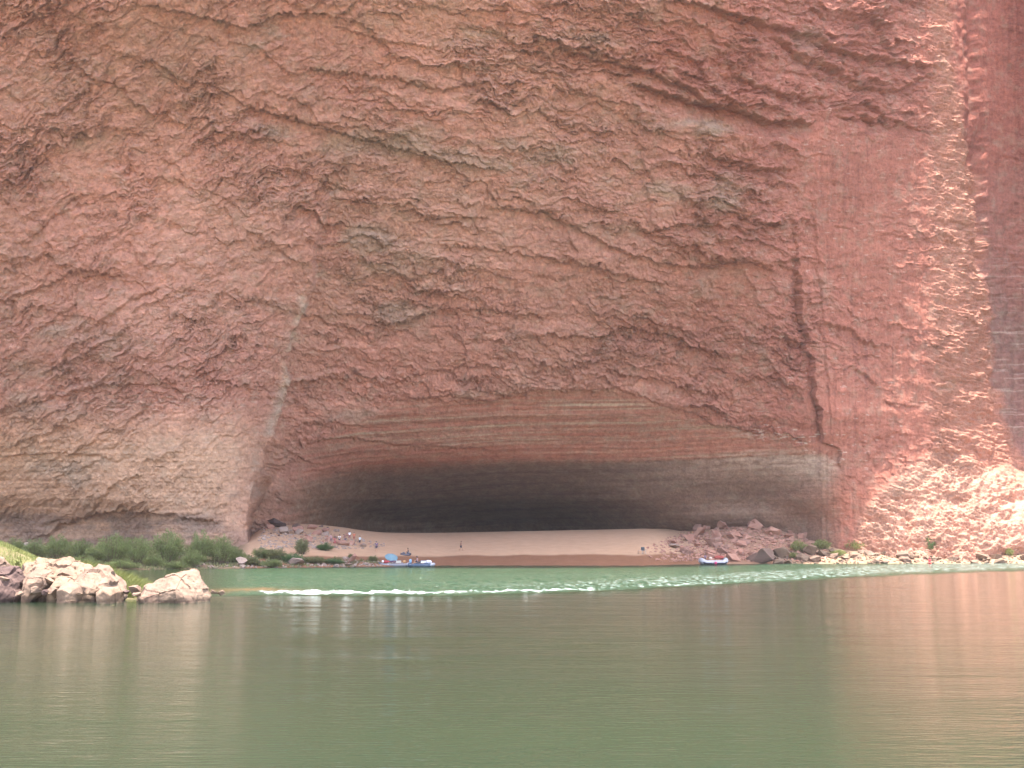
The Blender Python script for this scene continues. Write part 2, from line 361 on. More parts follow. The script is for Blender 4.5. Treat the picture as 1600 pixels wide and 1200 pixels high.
low_c = mixc(np.broadcast_to(C(.20, .14, .105), Cc.shape), C(.15, .10, .08), sst(-.1, .35, bands))  # brown-grey layers, darkened in colour to deepen the cavern's shade
low_c = mixc(low_c, C(.185, .105, .062), (1 - sst(480, 640, PX)) * .9)  # left end darker still, shade put into the colour
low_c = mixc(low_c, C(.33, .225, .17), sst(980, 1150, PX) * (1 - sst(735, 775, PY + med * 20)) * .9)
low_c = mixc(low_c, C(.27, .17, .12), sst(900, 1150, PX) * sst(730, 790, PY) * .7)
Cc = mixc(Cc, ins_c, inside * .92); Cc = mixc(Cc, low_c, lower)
Cc = mixc(Cc, C(.42, .31, .24), gauss(PX, PY, 1210, 722, 95, 15) * sst(-.3, .1, sml) * .9)
fr_c = mixc(mixc(np.broadcast_to(C(.27, .092, .066), Cc.shape), C(.215, .115, .095), sst(250, 520, PY + big * 160) * .9), C(.42, .32, .27), sst(.15, .4, fbm(U * .08, V * 1.8, 851, 5)) * sst(330, 500, PY) * .6)  # own red and purple bands, darkened further to paint the wall's shade
Cc = mixc(Cc, fr_c, far_r); Cc = mixc(Cc, C(.41, .195, .135), np.clip(strip + mound_r, 0, 1) * .85); Cc = mixc(Cc, C(.47, .27, .195), mound_r * .75)  # buttress and its foot paled in colour to look more sunlit
Cc = mixc(Cc, C(.21, .145, .12), low_l * sst(796, 812, PY + sml * 10 + med * 14) * sst(-.35, .2, med + bands * .5) * .65)
Cc = mixc(Cc, C(.33, .12, .075), gauss(PX, PY, 1330, 790, 90, 45) * .5 * (1 - mound_r))
scar = sst(.22, .34, fbm(U * .22 + wu * .2, V * .45 + wv * .2, 861, 5, .6)) * (1 - inside) * (1 - far_r)
Cc = mixc(Cc, Cc * C(1.18, 1.16, 1.14), scar * .8)
dusk = sst(.16, .34, fbm(U * .3, V * .55, 871, 5, .65)) * (1 - inside); Cc = mixc(Cc, Cc * C(.70, .68, .64), dusk * .7)
vst = sst(.12, .4, fbm(U * .9, V * .045, 881, 4, .6)) * sst(-.1, .3, fbm(U * .04, V * .04, 883, 3)); Cc = mixc(Cc, Cc * C(.74, .72, .76), vst * (.35 + .5 * rwall + .5 * far_r))
tone = fbm(U * .022, V * .03, 891, 3); Cc = Cc * (1 + .22 * tone)[..., None]
Cc = mixc(Cc, Cc * C(.86, .79, .77), sst(380, 640, PY) * (1 - rwall) * (1 - low_l) * .6)  # lower cliff darker and slightly redder, except right wall and lower left
Cc *= (1 + sml * .26)[..., None]; Cc = np.clip(Cc, .02, .8)
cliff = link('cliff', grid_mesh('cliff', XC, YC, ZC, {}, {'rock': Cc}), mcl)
tag(cliff, 'towering red limestone cliff with a huge overhanging alcove above the river', None, None, 'structure')

# ---------------------------------------------------------------- ground: far bank with the sand floor of the cavern
ms, n, l, p = new_mat('sand')
at = n.new('ShaderNodeAttribute'); at.attribute_name = 'soil'
f = nz(n, l, .5, 8, .7); f2 = nz(n, l, 2.2, 6, .7)
c = mix(n, l, 1., at.outputs['Color'], mix(n, l, rng(n, l, f, .35, .65, 0, 1), (.93, .92, .9), (1.05, 1.05, 1.05)), 'MULTIPLY')
l.new(c, p.inputs['Base Color']); p.inputs['Roughness'].default_value = .95; p.inputs['Specular IOR Level'].default_value = .1
f4 = nz(n, l, .9, 4, .6); bump(n, l, p, math_(n, l, 'ADD', f2, math_(n, l, 'MULTIPLY', f4, 1.2)), .8, .22)
gxx = np.arange(-230, 260, .7); gyy = np.concatenate([np.arange(120, 262, .7), np.arange(262, 345, 3)])
GX, GY = np.meshgrid(gxx, gyy); GZ = ground_z(GX, GY)
gpx = 800 + F * CP * GX / GY; sd = GY - shoreY(gpx)
med2 = fbm(GX * .2, GY * .2, 901, 4)
sc_ = np.broadcast_to(C(.50, .325, .215), GX.shape + (3,)).copy()
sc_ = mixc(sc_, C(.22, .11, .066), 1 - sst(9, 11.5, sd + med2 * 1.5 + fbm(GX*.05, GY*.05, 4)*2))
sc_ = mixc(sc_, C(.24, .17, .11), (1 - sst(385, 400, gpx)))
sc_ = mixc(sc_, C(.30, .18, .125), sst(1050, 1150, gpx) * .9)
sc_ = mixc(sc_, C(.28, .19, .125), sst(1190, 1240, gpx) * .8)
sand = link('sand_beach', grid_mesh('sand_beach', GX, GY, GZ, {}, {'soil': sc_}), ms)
tag(sand, None, None, None, 'structure')

# near bank (left, sunlit) and the unseen bank behind the camera (pale, added to bounce sun onto the cliff), riverbed
def bank_z(x, y):
    pz = np.interp(x * 64 / np.maximum(y, 57), [-70, -40, -29.5, -28, -27.3, -24.7, -22.1, -21, -19.8, -18, -10], [4.4, 4.0, 2.8, 2.2, 1.85, 1.4, .75, .2, -.7, -1.5, -2.4])
    m = np.clip((y - 57.6) / 5, -.6, 1) * np.clip((84 - y) / 14, -.6, 1)
    return pz * np.where(pz > 0, m, 1) + fbm(x * .4, y * .4, 55, 4) * .12
bx, by = np.meshgrid(np.arange(-70, -8, .4), np.arange(48, 92, .4)); bz = bank_z(bx, by)
bc = mixc(np.broadcast_to(C(.13, .11, .06), bx.shape + (3,)), C(.10, .12, .04), sst(-.2, .2, fbm(bx * .3, by * .3, 57, 4)) * .7)
nb = link('near_bank_ground', grid_mesh('near_bank_ground', bx, by, bz, {}, {'soil': bc}), ms); tag(nb, kind='structure')
hx, hy = np.meshgrid(np.linspace(-400, 400, 80), np.linspace(-260, -3, 60)); hz = .25 + (-hy - 3) * .05 + fbm(hx * .05, hy * .05, 33, 4) * 1.0 * sst(0, 30, -hy)
hb = link('camera_bank_ground', grid_mesh('camera_bank_ground', hx, hy, hz, {}, {'soil': np.broadcast_to(C(.46, .34, .25), hx.shape + (3,))}), ms); tag(hb, kind='structure')
rx, ry = np.meshgrid(np.linspace(-1500, 1500, 40), np.linspace(-1500, 1500, 40))
rb = link('riverbed', grid_mesh('riverbed', rx, ry, rx * 0 - 2.6, {}, {'soil': np.broadcast_to(C(.25, .2, .13), rx.shape + (3,))}), ms); tag(rb, kind='structure')

# ---------------------------------------------------------------- river
mw, n, l, p = new_mat('river_water')
af = n.new('ShaderNodeAttribute'); af.attribute_name = 'foam_sparkle'; ac = n.new('ShaderNodeAttribute'); ac.attribute_name = 'chop'; ash = n.new('ShaderNodeAttribute'); ash.attribute_name = 'shallow'
calm = (.0165, .0315, .017); fast = (.025, .050, .029)
c = mix(n, l, ac.outputs['Fac'], calm, fast)
big_n = nz(n, l, .05, 4, .6, None, (.35, 1, 1)); c = mix(n, l, rng(n, l, big_n, .4, .7, 0, .5), c, (.020, .038, .017))
c = mix(n, l, ash.outputs['Fac'], c, (.10, .065, .03))
fn = nz(n, l, 2.6, 5, .75, None, (.8, .16, 1)); thr = math_(n, l, 'SUBTRACT', math_(n, l, 'ADD', fn, af.outputs['Fac']), 1.0)
fo = rng(n, l, thr, -.03, .22, 0, 1)
fn_ = n.new('ShaderNodeFresnel'); fn_.inputs['IOR'].default_value = 1.34
body = n.new('ShaderNodeBsdfDiffuse'); l.new(c, body.inputs['Color']); gl = n.new('ShaderNodeBsdfGlossy'); gl.inputs['Roughness'].default_value = .07; gl.inputs['Color'].default_value = (1, 1, 1, 1)
froth_sparkle = n.new('ShaderNodeBsdfDiffuse'); froth_sparkle.inputs['Color'].default_value = (.31, .34, .33, 1)
m1 = n.new('ShaderNodeMixShader'); l.new(fn_.outputs[0], m1.inputs[0]); l.new(body.outputs[0], m1.inputs[1]); l.new(gl.outputs[0], m1.inputs[2])
m2_ = n.new('ShaderNodeMixShader'); l.new(fo, m2_.inputs[0]); l.new(m1.outputs[0], m2_.inputs[1]); l.new(froth_sparkle.outputs[0], m2_.inputs[2]); l.new(m2_.outputs[0], n['Material Output'].inputs[0])
w1 = nz(n, l, 1.1, 4, .55, None, (.35, 1.3, 1)); w2 = nz(n, l, 5, 3, .55, None, (.45, 1.4, 1)); w3 = nz(n, l, .22, 2, .5, None, (.5, 1.3, 1))
hsum = math_(n, l, 'ADD', math_(n, l, 'ADD', math_(n, l, 'MULTIPLY', w1, .018), math_(n, l, 'MULTIPLY', w2, .014)), math_(n, l, 'MULTIPLY', w3, .05))
hsum = math_(n, l, 'MULTIPLY', hsum, rng(n, l, ac.outputs['Fac'], 0, 1, 1, 11.0)); bmp = bump(n, l, p, hsum, 1.0, 1.0); n.remove(p)
for q_ in (fn_, gl): l.new(bmp.outputs[0], q_.inputs['Normal'])
l.new(rng(n, l, ac.outputs['Fac'], 0, 1, 1, 1.0), bmp.inputs['Strength'])
pyr = np.concatenate([np.arange(874, 960, .8), np.arange(960, 1300, 3)]); wy = (F / CP ** 2) * CH / (pyr - 860)
wy = np.concatenate([wy, [6, 3, 0, -4, -12]])
ss = np.concatenate([[-8, -3, -1.2], np.linspace(-.62, .62, 900), [1.2, 3, 8]])
WY, SS = np.meshgrid(wy, ss, indexing='ij'); WX = SS * (WY + 25) * np.where(WY > 60, 1, 1)
wpx = 800 + F * CP * WX / np.maximum(WY, 3); wpy = 860 + (F / CP ** 2) * CH / np.maximum(WY, 3)
ln_y = np.interp(wpx, [-300, 330, 420, 650, 850, 1000, 1200, 1400, 1600, 1900], [935, 932, 930, 929.5, 926, 920, 908.5, 898, 891, 885])
ln_y = ln_y + fbm(WX * .15, WY * .0, 15, 3) * 2
dl = ln_y - wpy       # >0 beyond the eddy line
chop = sst(-1, 1.5, dl) * sst(300, 420, wpx)
amp = chop * (.07 + .10 * np.exp(-((dl - 4) / 5) ** 2) * np.interp(wpx, [400, 600, 1000, 1600], [1.2, 1.2, .8, .6]))
WZ = amp * (ridge(WX * .3, WY * .3, 21, 3) + fbm(WX * 1.2, WY * .8, 22, 3) * 1.0)
WZ += fbm(WX * .12, WY * .3, 23, 3) * .02 * sst(8, 30, WY)
fo1 = np.exp(-((dl - 2.4) / np.interp(wpx, [400, 700, 1000], [3.6, 2.8, 2.4])) ** 2) * np.interp(wpx, [330, 400, 430, 560, 700, 860, 940, 1050, 1250, 1600], [0, .15, .75, .72, .56, .64, .5, .52, .46, .44])
fo2 = sst(1, 4, dl) * (1 - sst(14, 30, dl)) * np.interp(wpx, [400, 700, 1000, 1300, 1600], [.22, .39, .45, .48, .49])  # riffle foam, with sparkle on the chop painted in as white flecks
foam_sparkle = np.maximum(fo1, fo2) * chop
foam_sparkle = np.maximum(foam_sparkle, np.exp(-((wpy - 931.5) / 1.6) ** 2) * np.interp(wpx, [180, 240, 420, 480], [0, .42, .42, 0]))
foam_sparkle = np.maximum(foam_sparkle, sst(1480, 1600, wpx) * sst(1, 4, dl) * .36)
shal = gauss(wpx, wpy, 400, 922.5, 70, 3.2) * .9
water = link('river', grid_mesh('river', WX, WY, WZ, {'foam_sparkle': foam_sparkle, 'chop': chop, 'shallow': shal}), mw); tag(water, kind='structure')

# ================================================================ rocks
def rock_mat(name, col, warm, bmp_=.05):
    m, n, l, p = new_mat(name); a = nz(n, l, .9, 7, .7); b = nz(n, l, 7, 4, .7)
    c = mix(n, l, rng(n, l, a, .35, .65, 0, 1), col, warm); c = mix(n, l, rng(n, l, b, .5, .7, 0, .5), c, tuple(x * .7 for x in col))
    gp = n.new('ShaderNodeNewGeometry'); sx = n.new('ShaderNodeSeparateXYZ'); l.new(gp.outputs['Position'], sx.inputs[0])
    wetz = math_(n, l, 'ADD', sx.outputs[2], math_(n, l, 'MULTIPLY', a, -.35)); c = mix(n, l, rng(n, l, wetz, -.08, .06, .65, 0), c, tuple(x * .35 for x in col))   # wet band at the waterline
    l.new(c, p.inputs['Base Color']); p.inputs['Roughness'].default_value = .9; p.inputs['Specular IOR Level'].default_value = .2
    bump(n, l, p, a, .5, bmp_ * 3); return m
M_pink = rock_mat('pink_rubble_rock', (.31, .155, .115), (.42, .25, .19)); M_pale = rock_mat('pale_boulder_rock', (.205, .145, .105), (.15, .095, .065))
M_near = rock_mat('tan_boulder_rock', (.14, .09, .068), (.21, .15, .11)); M_brownpink = rock_mat('brown_rubble_rock', (.24, .13, .10), (.34, .21, .165)); M_brown = rock_mat('brown_boulder_rock', (.125, .08, .066), (.20, .135, .11)); M_dark = rock_mat('dark_basalt_rock', (.055, .035, .033), (.11, .07, .06)); M_grey = rock_mat('grey_bank_rock', (.27, .205, .175), (.36, .27, .22))
def finish_rock(bm, rough, seed, cuts, bev):
    bmesh.ops.bevel(bm, geom=list(bm.edges), offset=bev, segments=1, affect='EDGES', clamp_overlap=True)
    bmesh.ops.triangulate(bm, faces=list(bm.faces))
    for _ in range(cuts):
        bmesh.ops.subdivide_edges(bm, edges=list(bm.edges), cuts=1, use_grid_fill=True)
    off = Vector((seed * 3.7, seed * 1.3, seed * 2.1)); bm.normal_update()
    ds = []
    for v in bm.verts:
        q = v.co / rough[1] + off
        d = mnoise.fractal(q, 1.0, 2.0, 4) * .9 + (mnoise.cell(q * 1.1) - .5) * .55
        ds.append(v.normal * d * rough[0])
    for v, d in zip(bm.verts, ds): v.co += d
def rock_proto(seed, cuts=2):
    rr = random.Random(seed); bm = bmesh.new()
    for _ in range(11):
        v = Vector((rr.gauss(0, 1), rr.gauss(0, 1), rr.gauss(0, 1))).normalized() * rr.uniform(.85, 1.08)
        bm.verts.new(Vector((v.x * .5, v.y * .42, v.z * .36)))
    bmesh.ops.convex_hull(bm, input=list(bm.verts))
    bmesh.ops.delete(bm, geom=[v for v in bm.verts if not v.link_faces], context='VERTS')
    finish_rock(bm, (.03, .3), seed, cuts, .012)
    me = bpy.data.meshes.new('rock'); bm.to_mesh(me); bm.free(); return me
protos = {}
def proto(mat, k):
    key = (mat.name, k)
    if key not in protos:
        me = rock_proto(100 + k, 1 if k >= 4 else 2); me.materials.append(mat); protos[key] = me
    return protos[key]
def rock(px, py, wpx, mat, label, group=None, flat=1., sink=.25, name='rock', k=None, tall=None):
    pos = hit(px, py); s = wpx * pos.y / 1754
    o = bpy.data.objects.new(name, proto(mat, random.randrange(8) if k is None else k)); COL.objects.link(o)
    hgt = s * flat * (tall or 1)
    o.location = pos + Vector((0, 0, hgt * (.36 - sink)))
    o.rotation_euler = (random.uniform(-.3, .3), random.uniform(-.3, .3), random.uniform(0, 6.28))
    o.scale = (s * random.uniform(.9, 1.1), s * random.uniform(.9, 1.1), hgt)
    tag(o, label, 'rock', group); return o
# the heap of pink rubble at the right end of the sand
def field(n, region, sizes, mat, label, group, flat=(.7, 1.1), zones=('',)):
    k = 0; tries = 0
    while k < n and tries < n * 60:
        tries += 1
        px, py = random.uniform(region[0], region[1]), random.uniform(region[2], region[3])
        if not region[4](px, py): continue
        s = sizes[0] + (sizes[1] - sizes[0]) * random.random() ** 2.6
        m = mat if not isinstance(mat, (list, tuple)) else random.choice(mat)
        fx = (px - region[0]) / (region[1] - region[0]); big_ = 'large' if s > sizes[0] + (sizes[1] - sizes[0]) * .38 else 'small'
        where = zones[min(len(zones) - 1, int(fx * len(zones)))]
        fl_ = random.uniform(*flat); fy = (py - region[2]) / (region[3] - region[2])
        lab = '%s %s, %s, %s' % (big_, label, 'flat' if fl_ < (flat[0] + flat[1]) / 2 else 'blocky', 'higher up' if fy < .5 else 'low down')
        rock(px, py, s, m, (lab + ', ' + where).replace(',,', ','), group, fl_); k += 1
field(112, (1030, 1262, 818, 879, lambda x, y: y > np.interp(x, [1030, 1060, 1080, 1150, 1200, 1262], [858, 842, 822, 818, 819, 838]) and y < np.interp(x, [1030, 1100, 1160, 1262], [858, 872, 878, 866])),
      (8, 36), [M_pink, M_pink, M_brownpink], 'shaded pink rubble rock', 'rocks of the pink rubble heap', (.7, 1.1), ('on its thin sand edge', 'above the grey raft', 'behind the raft bow', 'under its crest', 'behind the huge brown boulder', 'by the red slope'))
rock(1187, 878, 56, M_brown, 'huge angular brown boulder at the water where shaded rubble meets sunlit rocks', None, .8, .2, 'boulder', 2)
rock(1128, 827, 30, M_pink, 'reddish boulder on the crest of the shaded rubble heap', None, .8, .15, 'boulder', 1)
rock(1180, 826, 30, M_pink, 'square pink boulder topping the shaded rubble heap beside the red slope', None, .95, .15, 'boulder', 5)
rock(1053, 856, 28, M_grey, 'flat dark slab lying at the sand edge of the rubble heap', None, .4, .1, 'boulder', 3)
field(84, (1200, 1640, 858, 881, lambda x, y: y > np.interp(x, [1200, 1300, 1450, 1500, 1640], [866, 862, 864, 872, 875])),
      (8, 32), [M_pale, M_pale, M_near], 'sunlit shore rock', 'sunlit shore rocks', (.5, .9), ('next to the huge brown boulder', 'among the first green tufts', 'below the wide green tuft', 'left of the round green bush', 'around the round green bush', 'under the dark cliff notch', 'at the far right'))
rock(1218, 872, 36, M_pale, 'cream sunlit boulder right beside the huge brown boulder', None, .8, .1, 'boulder', 0)
rock(1268, 866, 38, M_pale, 'large white sunlit block between green tufts on the right shore', None, .7, .1, 'boulder', 6)
rock(1410, 872, 34, M_near, 'brown sunlit boulder on the right shore left of the round green bush', None, .6, .12, 'boulder', 4)
field(48, (400, 592, 812, 858, lambda x, y: y > np.interp(x, [400, 440, 500, 560, 592], [824, 819, 822, 838, 850]) and y < np.interp(x, [400, 460, 520, 592], [832, 846, 856, 858])),
      (6, 24), [M_pink, M_pink, M_grey, M_brown], 'cavern rubble rock', 'rocks of the cavern rubble heap', (.7, 1.1), ('by the dark boulder', 'above the olive bush', 'behind the group of people', 'beside the purple-clad person'))
rock(432, 824, 34, M_dark, 'dark boulder deepest in the left of the cavern', None, .6, .1, 'boulder', 2)
rock(447, 834, 36, M_grey, 'grey boulder in front of the dark boulder in the left of the cavern', None, .6, .1, 'boulder', 7)
field(34, (300, 590, 873, 888, lambda x, y: y > np.interp(x, [300, 360, 590], [882, 874, 874]) and abs(x - 440) > 12), (6, 20), M_grey, 'grey waterline rock', 'rocks along the far waterline', (.6, .9), ('below the tallest shrub', 'below the pillar corner', 'below the olive bush', 'left of the rafts'))
rock(376, 884, 28, M_grey, 'rounded grey boulder at the far waterline right of the big bushes', None, .8, .12, 'boulder', 0)
rock(462, 883, 34, M_grey, 'wide pale slab at the far waterline below the olive bush', None, .6, .12, 'boulder', 1)
rock(553, 881, 22, M_pink, 'leaning pink slab at the far waterline left of the rafts', None, 1.3, .12, 'boulder', 5)
field(12, (-60, 70, 838, 862, lambda x, y: True), (14, 34), M_grey, 'grey boulder under the shaded cliff foot beyond the near grass', 'boulders under the left cliff foot')

def outline_rock(pts, Y, thick, mat, name, label, seed, rough=.12):
    rough = rough * 1.7
    """boulder hull: silhouette ring at its middle, smaller rings towards front and back"""
    bm = bmesh.new(); cx_ = sum(p_[0] for p_ in pts) / len(pts); cy_ = max(p_[1] for p_ in pts); rr = random.Random(seed)
    base = PV(cx_, cy_, Y); base.z = 0
    for k, (dy, sc2, lift) in enumerate(((0, 1., 0), (-.5, .8, .0), (.5, .7, 0), (-.85, .52, 0))):
        for (x, y) in pts:
            q = PV(cx_ + (x - cx_) * sc2, cy_ + (y - cy_) * (sc2 ** .9 if k != 3 else .34), Y) - base
            bm.verts.new(Vector((q.x + rr.uniform(-.08, .08), dy * thick + rr.uniform(-.15, .15), q.z + rr.uniform(-.05, .05))))
            if y >= cy_ - 3: bm.verts.new(Vector((q.x, dy * thick, -.5)))
    bmesh.ops.convex_hull(bm, input=list(bm.verts)); bmesh.ops.delete(bm, geom=[v for v in bm.verts if not v.link_faces], context='VERTS')
    finish_rock(bm, (rough, .9), seed, 4, .06)
    me = bpy.data.meshes.new(name); bm.to_mesh(me); bm.free()
    o = link(name, me, mat, None, base); tag(o, label, 'boulder'); return o
outline_rock([(-60, 929), (-50, 900), (-20, 884), (20, 884), (38, 890), (47, 905), (44, 927)], 55.5, 2.4, M_dark, 'boulder', 'dark purple-brown boulder at the left edge of the near rocks', 1)
outline_rock([(40, 912), (46, 882), (72, 870), (100, 870), (124, 876), (140, 888), (146, 912)], 57.8, 3.0, M_pale, 'boulder', 'big bright cream boulder forming the top of the near rocks', 2, .18)
outline_rock([(118, 925), (124, 900), (136, 886), (150, 883), (168, 886), (184, 905), (198, 926)], 56.4, 2.6, M_near, 'boulder', 'pink-tan boulder with a smooth sloping right side in the near rocks', 3)
outline_rock([(216, 929), (232, 917), (252, 904), (274, 893), (288, 890), (303, 894), (318, 907), (331, 929)], 55.6, 2.6, M_near, 'boulder', 'lone peaked tan boulder in the water right of the near rocks', 4, .10)
outline_rock([(44, 918), (46, 892), (60, 885), (80, 890), (86, 912)], 55.6, 1.5, M_near, 'boulder', 'upright tan block right of the dark boulder in the near rocks', 5, .08)
outline_rock([(94, 928), (98, 914), (110, 907), (124, 908), (134, 916), (135, 926)], 54.6, 1.4, M_near, 'boulder', 'grey five-sided rock at the waterline below the big cream boulder', 6, .06)
outline_rock([(158, 930), (161, 918), (170, 913), (184, 916), (193, 924), (193, 930)], 54.2, 1.2, M_pale, 'boulder', 'small white rock at the waterline below the smooth sloping boulder', 7, .06)
outline_rock([(78, 918), (84, 903), (104, 898), (124, 901), (130, 914)], 55.6, 1.2, M_pale, 'boulder', 'cream slab wedged between the big cream boulder and the grey rock', 8, .07)
outline_rock([(-70, 890), (-50, 868), (-20, 862), (5, 870), (14, 886)], 59, 2.4, M_near, 'boulder', 'tan boulder behind the dark boulder at the picture edge', 9, .1)
for (cx_, yb, wp, Y, m, lab) in [(55, 928, 20, 54.4, M_near, 'tan rock leaning on the dark boulder at the waterline'), (70, 929, 15, 54.2, M_dark, 'small dark rock at the waterline below the upright tan block'), (86, 930, 22, 54, M_near, 'flat tan rock left of the grey five-sided rock'),
        (141, 916, 15, 55, M_dark, 'dark rock tucked under the smooth sloping boulder'), (144, 929, 20, 54, M_pale, 'pale rock right of the grey five-sided rock'), (155, 930, 12, 53.9, M_near, 'small tan rock left of the white waterline rock'), (197, 928, 12, 54, M_dark, 'small dark rock at the foot of the smooth sloping boulder'),
        (209, 926, 22, 54.7, M_near, 'tan rock just left of the lone peaked boulder'), (74, 914, 24, 55, M_pale, 'pale rock below the upright tan block'), (214, 931, 13, 53.8, M_near, 'low wet rock left of the lone peaked boulder'), (30, 931, 14, 53.8, M_near, 'low wet rock in front of the dark boulder'), (124, 931, 10, 53.7, M_pale, 'tiny pale rock in front of the grey five-sided rock'),
        (345, 929, 11, 56, M_near, 'low wet rock right of the lone peaked boulder'), (334, 927, 10, 57, M_near, 'tiny rock touching the right end of the lone peaked boulder'), (105, 905, 26, 56, M_near, 'tan rock in the middle of the near boulders'), (62, 899, 30, 56.2, M_pale, 'pale rock behind the upright tan block'), (3, 912, 26, 54.4, M_near, 'tan rock at the edge below the dark boulder')]:
    o = bpy.data.objects.new('rock', proto(m, random.randrange(4))); COL.objects.link(o); sc3 = wp * Y / 1754 * 1.25; q = PV(cx_, yb, Y)
    o.location = (q.x, Y, max(-.02, q.z) + sc3 * .16); o.scale = (sc3, sc3, sc3 * random.uniform(.8, 1.1)); o.rotation_euler = (random.uniform(-.3, .3), random.uniform(-.3, .3), random.uniform(0, 6)); tag(o, lab, 'rock')

# loose stones nobody could count
def scatter_stones(name, pts, mat, label, smin, smax):
    rr = random.Random(5); me = bpy.data.meshes.new(name); V_ = []; F_ = []
    for q in pts:
        s = smin + (smax - smin) * rr.random() ** 2; b = len(V_)
        A = Matrix.Rotation(rr.uniform(0, 6.28), 3, 'Z') @ Matrix.Rotation(rr.uniform(-.5, .5), 3, 'X')
        for c3 in ((1, 0, 0), (-1, .1, 0), (0, .8, 0), (.1, -.8, .1), (.1, 0, .7), (0, 0, -.5), (.6, .5, .4), (-.5, -.5, .45)):
            V_.append(q + A @ Vector(c3) * s * rr.uniform(.8, 1.15))
        F_ += [(b + 4, b + 6, b + 2), (b + 4, b + 0, b + 6), (b + 0, b + 2, b + 6), (b + 4, b + 2, b + 1), (b + 4, b + 7, b + 3), (b + 4, b + 1, b + 7), (b + 1, b + 3, b + 7), (b + 4, b + 3, b + 0), (b + 5, b + 2, b), (b + 5, b + 1, b + 2), (b + 5, b + 3, b + 1), (b + 5, b, b + 3)]
    me.from_pydata([tuple(v) for v in V_], [], F_); me.update()
    o = link(name, me, mat); tag(o, label, None, None, 'stuff'); return o
def zone_pts(n, x0, x1, y0, y1, f=None):
    out = []
    while len(out) < n:
        px, py = random.uniform(x0, x1), random.uniform(y0, y1)
        if f and not f(px, py): continue
        out.append(hit(px, py))
    return out
scatter_stones('rubble', zone_pts(2600, 1010, 1290, 820, 878, lambda x, y: y > np.interp(x, [1010, 1080, 1290], [856, 824, 828]) and random.random() < np.interp(x, [1010, 1080], [.15, 1])), M_pink, 'fine pink rubble between the rocks of the heap', .12, .55)
scatter_stones('rubble', zone_pts(900, 1200, 1640, 864, 881), M_pale, 'fine pale stones between the sunlit shore rocks', .12, .5)
scatter_stones('rubble', zone_pts(700, 405, 600, 822, 858, lambda x, y: y > np.interp(x, [405, 600], [822, 848])), M_grey, 'fine rubble on the sand inside the left of the cavern', .1, .4)
scatter_stones('rubble', zone_pts(500, 290, 600, 876, 889), M_grey, 'small stones along the far waterline', .1, .35)

# ================================================================ plants
def leaf_mat(name, a, b, tr=.25):
    m, n, l, p = new_mat(name); oi = n.new('ShaderNodeObjectInfo'); g = n.new('ShaderNodeNewGeometry'); f = nz(n, l, 1.2, 4)
    r = math_(n, l, 'ADD', math_(n, l, 'MULTIPLY', g.outputs['Random Per Island'], .55), math_(n, l, 'MULTIPLY', f, .5))
    c = mix(n, l, r, a, b); l.new(c, p.inputs['Base Color']); p.inputs['Roughness'].default_value = .6; p.inputs['Specular IOR Level'].default_value = .25
    t = n.new('ShaderNodeBsdfTranslucent'); l.new(c, t.inputs[0]); ms_ = n.new('ShaderNodeMixShader'); ms_.inputs[0].default_value = tr
    l.new(p.outputs[0], ms_.inputs[1]); l.new(t.outputs[0], ms_.inputs[2]); l.new(ms_.outputs[0], n['Material Output'].inputs[0]); return m
L_tam = leaf_mat('tamarisk_leaves', (.11, .145, .05), (.25, .29, .11)); L_oliv = leaf_mat('olive_leaves', (.12, .14, .06), (.22, .22, .10)); L_yel = leaf_mat('yellow_green_leaves', (.17, .20, .06), (.30, .31, .12)); L_brt = leaf_mat('bright_leaves', (.05, .11, .035), (.12, .19, .07))
L_gr = leaf_mat('grass_blades', (.12, .15, .04), (.28, .28, .11)); M_twig = simple('twig_bark', (.13, .09, .06), .9, .3, 8)
def tris(name, base, dirs, wid, length, mat, parent=None):
    """thin leaf blades: base points, directions, widths, lengths as arrays"""
    n_ = len(base); rs = np.random.RandomState(3); sd_ = np.cross(dirs, rs.normal(size=(n_, 3))); sd_ /= np.linalg.norm(sd_, axis=1, keepdims=True) + 1e-9
    A = base - sd_ * wid[:, None] / 2; B = base + sd_ * wid[:, None] / 2
    mid = base + dirs * length[:, None] * .6; Cm = mid + sd_ * wid[:, None] * .45; Dm = mid - sd_ * wid[:, None] * .45
    T = base + dirs * length[:, None]; T[:, 2] -= length * .12
    co = np.stack([A, B, Cm, T, Dm], 1).reshape(-1, 3).astype(np.float32); me = bpy.data.meshes.new(name)
    me.vertices.add(n_ * 5); me.vertices.foreach_set('co', co.ravel()); me.loops.add(n_ * 5); me.loops.foreach_set('vertex_index', np.arange(n_ * 5, dtype=np.int32))
    me.polygons.add(n_); me.polygons.foreach_set('loop_start', np.arange(0, n_ * 5, 5, dtype=np.int32)); me.update(calc_edges=True); me.validate()
    return link(name, me, mat, parent)
def twig_mesh(name, segs, mat, parent):
    bm = bmesh.new()
    for (a, b, r0, r1) in segs:
        d = (b - a); L_ = d.length
        if L_ < 1e-4: continue
        q = d.to_track_quat('Z', 'Y').to_matrix().to_4x4()
        bmesh.ops.create_cone(bm, cap_ends=True, segments=6, radius1=r0, radius2=r1, depth=L_, matrix=Matrix.Translation((a + b) / 2) @ q)
    me = bpy.data.meshes.new(name); bm.to_mesh(me); bm.free(); return link(name, me, mat, parent)
